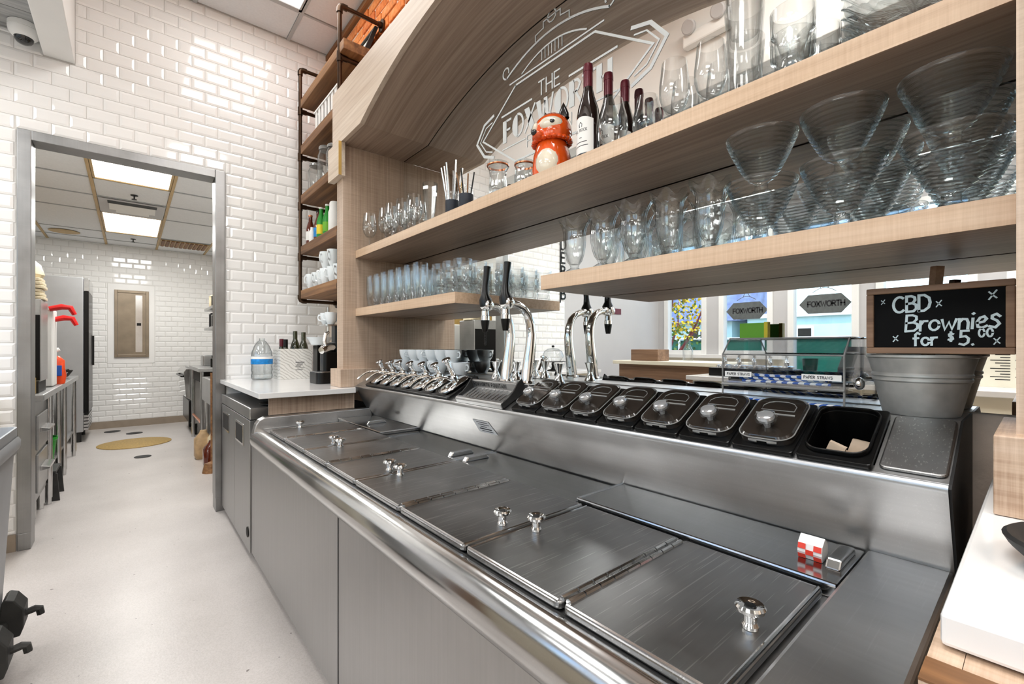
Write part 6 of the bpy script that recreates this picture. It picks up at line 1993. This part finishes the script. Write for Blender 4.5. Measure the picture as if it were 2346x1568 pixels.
# ================================================================== behind the photographer (seen in the mirror)
bar = thing('service_counter', 'white topped service counter across the walkway from the steel cabinet', 'counter', (-1.05, 0.9, 0))
part('body', MB().box(-1.32, -0.80, -0.6, 1.86, 0.0, 0.93), 'cream_paint', bar, smooth=False)
part('top', MB().box(-1.37, -0.76, -0.62, 1.9, 0.931, 0.965), 'quartz', bar, smooth=False, bev=0.004)
bp = pump('syrup_pump', 'chrome syrup pump on the service counter across the walkway', 'pumps on the service counter')
bp.rotation_euler = (0, 0, PI)
used = [False]
for k in range(5):
    place(bp, used, (-0.95, 1.25 + 0.115 * k, 0.9655 + 0.062))
one('pump_box', MB().box(-1.15, -0.91, 1.18, 1.78, 0.9655, 1.0305), 'black', 'black box under the pumps on the service counter', 'box', smooth=False, bev=0.004)
one('cup_holder', vessel([(0.035, 0), (0.037, 0.003), (0.05, 0.15)], 0.003, 0.005, 22, None, (-1.0, 1.08, 0.9655)), 'black', 'black plastic cup on the service counter', 'cup')
one('till_box', MB().prism([(-1.28, 0.9655), (-0.98, 0.9655), (-1.02, 1.06), (-1.20, 1.20), (-1.28, 1.20)], 'Y', 0.55, 0.92), 'black_matt', 'dark sloped till on the service counter', 'till', smooth=False, bev=0.005)
mn = thing('menu_board', 'cream printed menu standing on the service counter', 'menu', (-1.15, 0.10, 0.9655))
part('sheet', MB().prism([(-1.12, 0.9655), (-1.155, 1.24), (-1.159, 1.24), (-1.125, 0.9655)], 'Y', -0.02, 0.24), 'menu', mn, smooth=False)
mt_ = MB()
for k in range(14):
    z = 1.215 - 0.016 * k
    xx = -1.12 - 0.035 * (z - 0.9655) / 0.2745 + 0.0012
    for (a, b) in ((0.01, 0.10), (0.12, 0.20)):
        b2_ = b - 0.02 * (k % 3)
        mt_.add([(xx, a, z), (xx, b2_, z), (xx, b2_, z + 0.005), (xx, a, z + 0.005)], [(0, 1, 2, 3)])
part('print', mt_, 'ink', mn, smooth=False)
oc = thing('order_counter', 'brown wood order counter standing before the windows', 'counter', (-1.95, 2.65, 0))
part('body', MB().box(-2.20, -1.70, 2.0, 3.25, 0.0, 1.0), 'board_frame', oc, smooth=False)
part('top', MB().box(-2.26, -1.64, 1.95, 3.3, 1.001, 1.04), 'cream_paint', oc, smooth=False, bev=0.004)
one('napkin_box', MB().box(-1.95, -1.72, 2.75, 3.1, 1.0405, 1.17), 'board_frame', 'brown wood caddy on the order counter', 'caddy', smooth=False, bev=0.004)
one('carafe', vessel([(0.05, 0), (0.055, 0.01), (0.055, 0.12), (0.025, 0.18), (0.025, 0.24)], 0.002, 0.006, 22, None, (-2.0, 2.55, 1.0405)), 'glass', 'clear glass carafe on the order counter', 'carafe')
scn_c = thing('side_counter', 'white side counter against the tiled wall beyond the doorway', 'counter', (-1.0, 3.58, 0))
part('body', MB().box(-1.40, -0.66, 3.34, 3.88, 0, 0.90), 'cream_paint', scn_c, smooth=False)
part('top', MB().box(-1.43, -0.62, 3.30, 3.885, 0.901, 0.935), 'quartz', scn_c, smooth=False, bev=0.004)
ckd = thing('cake_stand', 'dark pedestal cake stand with clear glass dome on the side counter', 'cake stand', (-0.86, 3.52, 0.9355))
part('stand', MB().lathe([(0, 0), (0.07, 0), (0.07, 0.006), (0.02, 0.02), (0.014, 0.05), (0.02, 0.075), (0.012, 0.09), (0.14, 0.098), (0.14, 0.104), (0, 0.104)], 28), 'black_matt', ckd, world=False)
part('dome', vessel([(0.12, 0.1045), (0.121, 0.107), (0.121, 0.16), (0.10, 0.215), (0.06, 0.243), (0.012, 0.252), (0.010, 0.258)], 0.002, 0.1045, 30), 'glass', ckd, world=False)
part('dome_knob', MB().lathe([(0.008, 0.256), (0.016, 0.265), (0.014, 0.278), (0, 0.282)], 16), 'black_matt', ckd, world=False)
vsn = thing('vertical_sign', 'black vertical letter sign on the tiled wall by the customer area', 'sign', (-1.40, 3.885, 1.75))
part('rail', MB().box(-1.365, -1.358, 3.880, 3.893, 1.75, 2.62), 'black', vsn, smooth=False)
vt = MB()
for ch, z in (('D', 2.42), ('E', 2.25), ('B', 2.08), ('B', 1.80)):
    write(vt, ch, 1.38, z, 0.13, lambda u, v, l=0.0: (-u, 3.884, v), 0.16)
part('letters', vt, 'black', vsn, smooth=False)
one('red_notice', MB().box(-2.62, -2.45, 3.892, 3.8985, 1.66, 1.74), 'burgundy', 'small dark red notice on the grey corner wall', 'notice', smooth=False)
# hexagonal shop signs on the window glass, reading from outside
def glass_sign(y, z, lab):
    t = thing('window_sign', lab, 'sign', (WX - 0.05, y, z - 0.14))
    X = WX - 0.051
    w2, h2 = 0.27, 0.115
    hx = MB().prism([(y - w2, z), (y - w2 + 0.10, z - h2), (y + w2 - 0.10, z - h2), (y + w2, z), (y + w2 - 0.10, z + h2), (y - w2 + 0.10, z + h2)], 'X', X, X + 0.001)
    p = part('plate', hx, 'sign_grey', t, smooth=False)
    tx = MB()
    def ff(u, v, l=0.0):
        return (X + 0.0016, u, v)
    write(tx, 'FOXWORTH', -y - 0.175, z - 0.03, 0.062, lambda u, v, l=0.0: (X + 0.0016, -u, v), 0.26, 0.14)
    part('lettering', tx, 'ink', p, smooth=False)
    cr2 = MB()
    ribbon(cr2, [(y - 0.12 + 0.24 * i / 10, z + h2 + 0.03 + 0.05 * math.sin(PI * i / 10)) for i in range(11)], 0.008, ff)
    ribbon(cr2, [(y - 0.04, z + h2 + 0.08), (y - 0.02, z + h2 + 0.12), (y + 0.02, z + h2 + 0.12), (y + 0.04, z + h2 + 0.08)], 0.008, ff)
    part('crest', cr2, 'sign_grey', t, smooth=False)
glass_sign(2.60, 1.69, 'dark hexagonal shop sign on the window beside the glass door')
glass_sign(1.70, 1.72, 'dark hexagonal shop sign on the glass entrance door')

# ------------------------------------------------------------------ outside
struct('ground_outside', MB().box(-60, WX - 0.16, -30, 40, -0.12, -0.02), 'asphalt')
fn = thing('mesh_fence', 'green mesh fence with white rails outside the windows', 'fence', (-8.0, 5, -0.02))
part('mesh', MB().box(-8.02, -8.0, -6, 18, 0.0, 1.36), 'fence_green', fn, smooth=False)
part('rail', MB().tube([(-7.97, -6, 1.39), (-7.97, 18, 1.39)], 0.025, 8), 'white_paint', fn)
for k in range(13):
    part('post', MB().tube([(-7.96, -6 + 2 * k, -0.02), (-7.96, -6 + 2 * k, 1.45)], 0.03, 8), 'white_paint', fn)
def house(y0, y1, h, roof, lab):
    t = thing('house', lab, 'house', (-17, (y0 + y1) / 2, -0.02))
    part('wall', MB().box(-22, -16, y0, y1, -0.02, h), 'siding', t, smooth=False)
    if roof:
        part('roof', MB().prism([(-15.5, h), (-19, h + 2.2), (-22.5, h)], 'Y', y0 - 0.4, y1 + 0.4), 'roof_blue', t, smooth=False)
    else:
        part('roof', MB().box(-22.2, -15.8, y0 - 0.2, y1 + 0.2, h, h + 0.16), 'white_paint', t, smooth=False)
    y = y0 + 0.8
    while y + 1.1 < y1:
        wf = part('window', MB().box(-16.0, -15.94, y, y + 1.1, 0.9, 1.95), 'white_paint', t, smooth=False)
        part('pane', MB().box(-15.94, -15.93, y + 0.08, y + 0.5, 0.98, 1.87).box(-15.94, -15.93, y + 0.6, y + 1.02, 0.98, 1.87), 'black', wf, smooth=False)
        y += 2.3
house(8.2, 15.0, 2.25, True, 'pale house with blue-grey pitched roof beyond the fence')
house(2.2, 7.6, 2.3, False, 'low pale teal house with flat white roof beyond the fence')
tr = thing('blossom_tree', 'small tree with yellow blossom and red branches outside the window', 'tree', (-6.6, 5.55, -0.02))
bt = MB()
for k in range(7):
    a = k * 0.9
    p0 = Vector((-6.6, 5.55, 0.2))
    p1 = p0 + Vector((0.25 * math.cos(a), 0.25 * math.sin(a), 0.8))
    p2 = p1 + Vector((0.5 * math.cos(a + 0.4), 0.5 * math.sin(a + 0.4), 0.7))
    p3 = p2 + Vector((0.25 * math.cos(a), 0.25 * math.sin(a), 0.6))
    bt.tube([p0, p1, p2, p3], [0.05, 0.035, 0.022, 0.01], 7)
bt.tube([(-6.6, 5.55, -0.02), (-6.6, 5.55, 0.3)], 0.07, 8)
part('trunk', bt, 'bark_red', tr)
for nm, cnt, zlo, zhi in (('leaf_yellow', 900, 1.35, 2.7), ('leaf_green', 500, 0.3, 2.6)):
    lf = MB()
    for k in range(cnt):
        a, rr = random.random() * 2 * PI, 0.95 * math.sqrt(random.random())
        c_ = Vector((-6.6 + rr * math.cos(a), 5.55 + rr * math.sin(a), random.uniform(zlo, zhi)))
        d1 = Vector((random.uniform(-1, 1), random.uniform(-1, 1), random.uniform(-1, 1))).normalized() * 0.045
        d2 = d1.orthogonal().normalized() * 0.03
        lf.add([c_ - d1, c_ + d2, c_ + d1, c_ - d2], [(0, 1, 2, 3)])
    part('foliage', lf, nm, tr, smooth=False, kind='stuff')
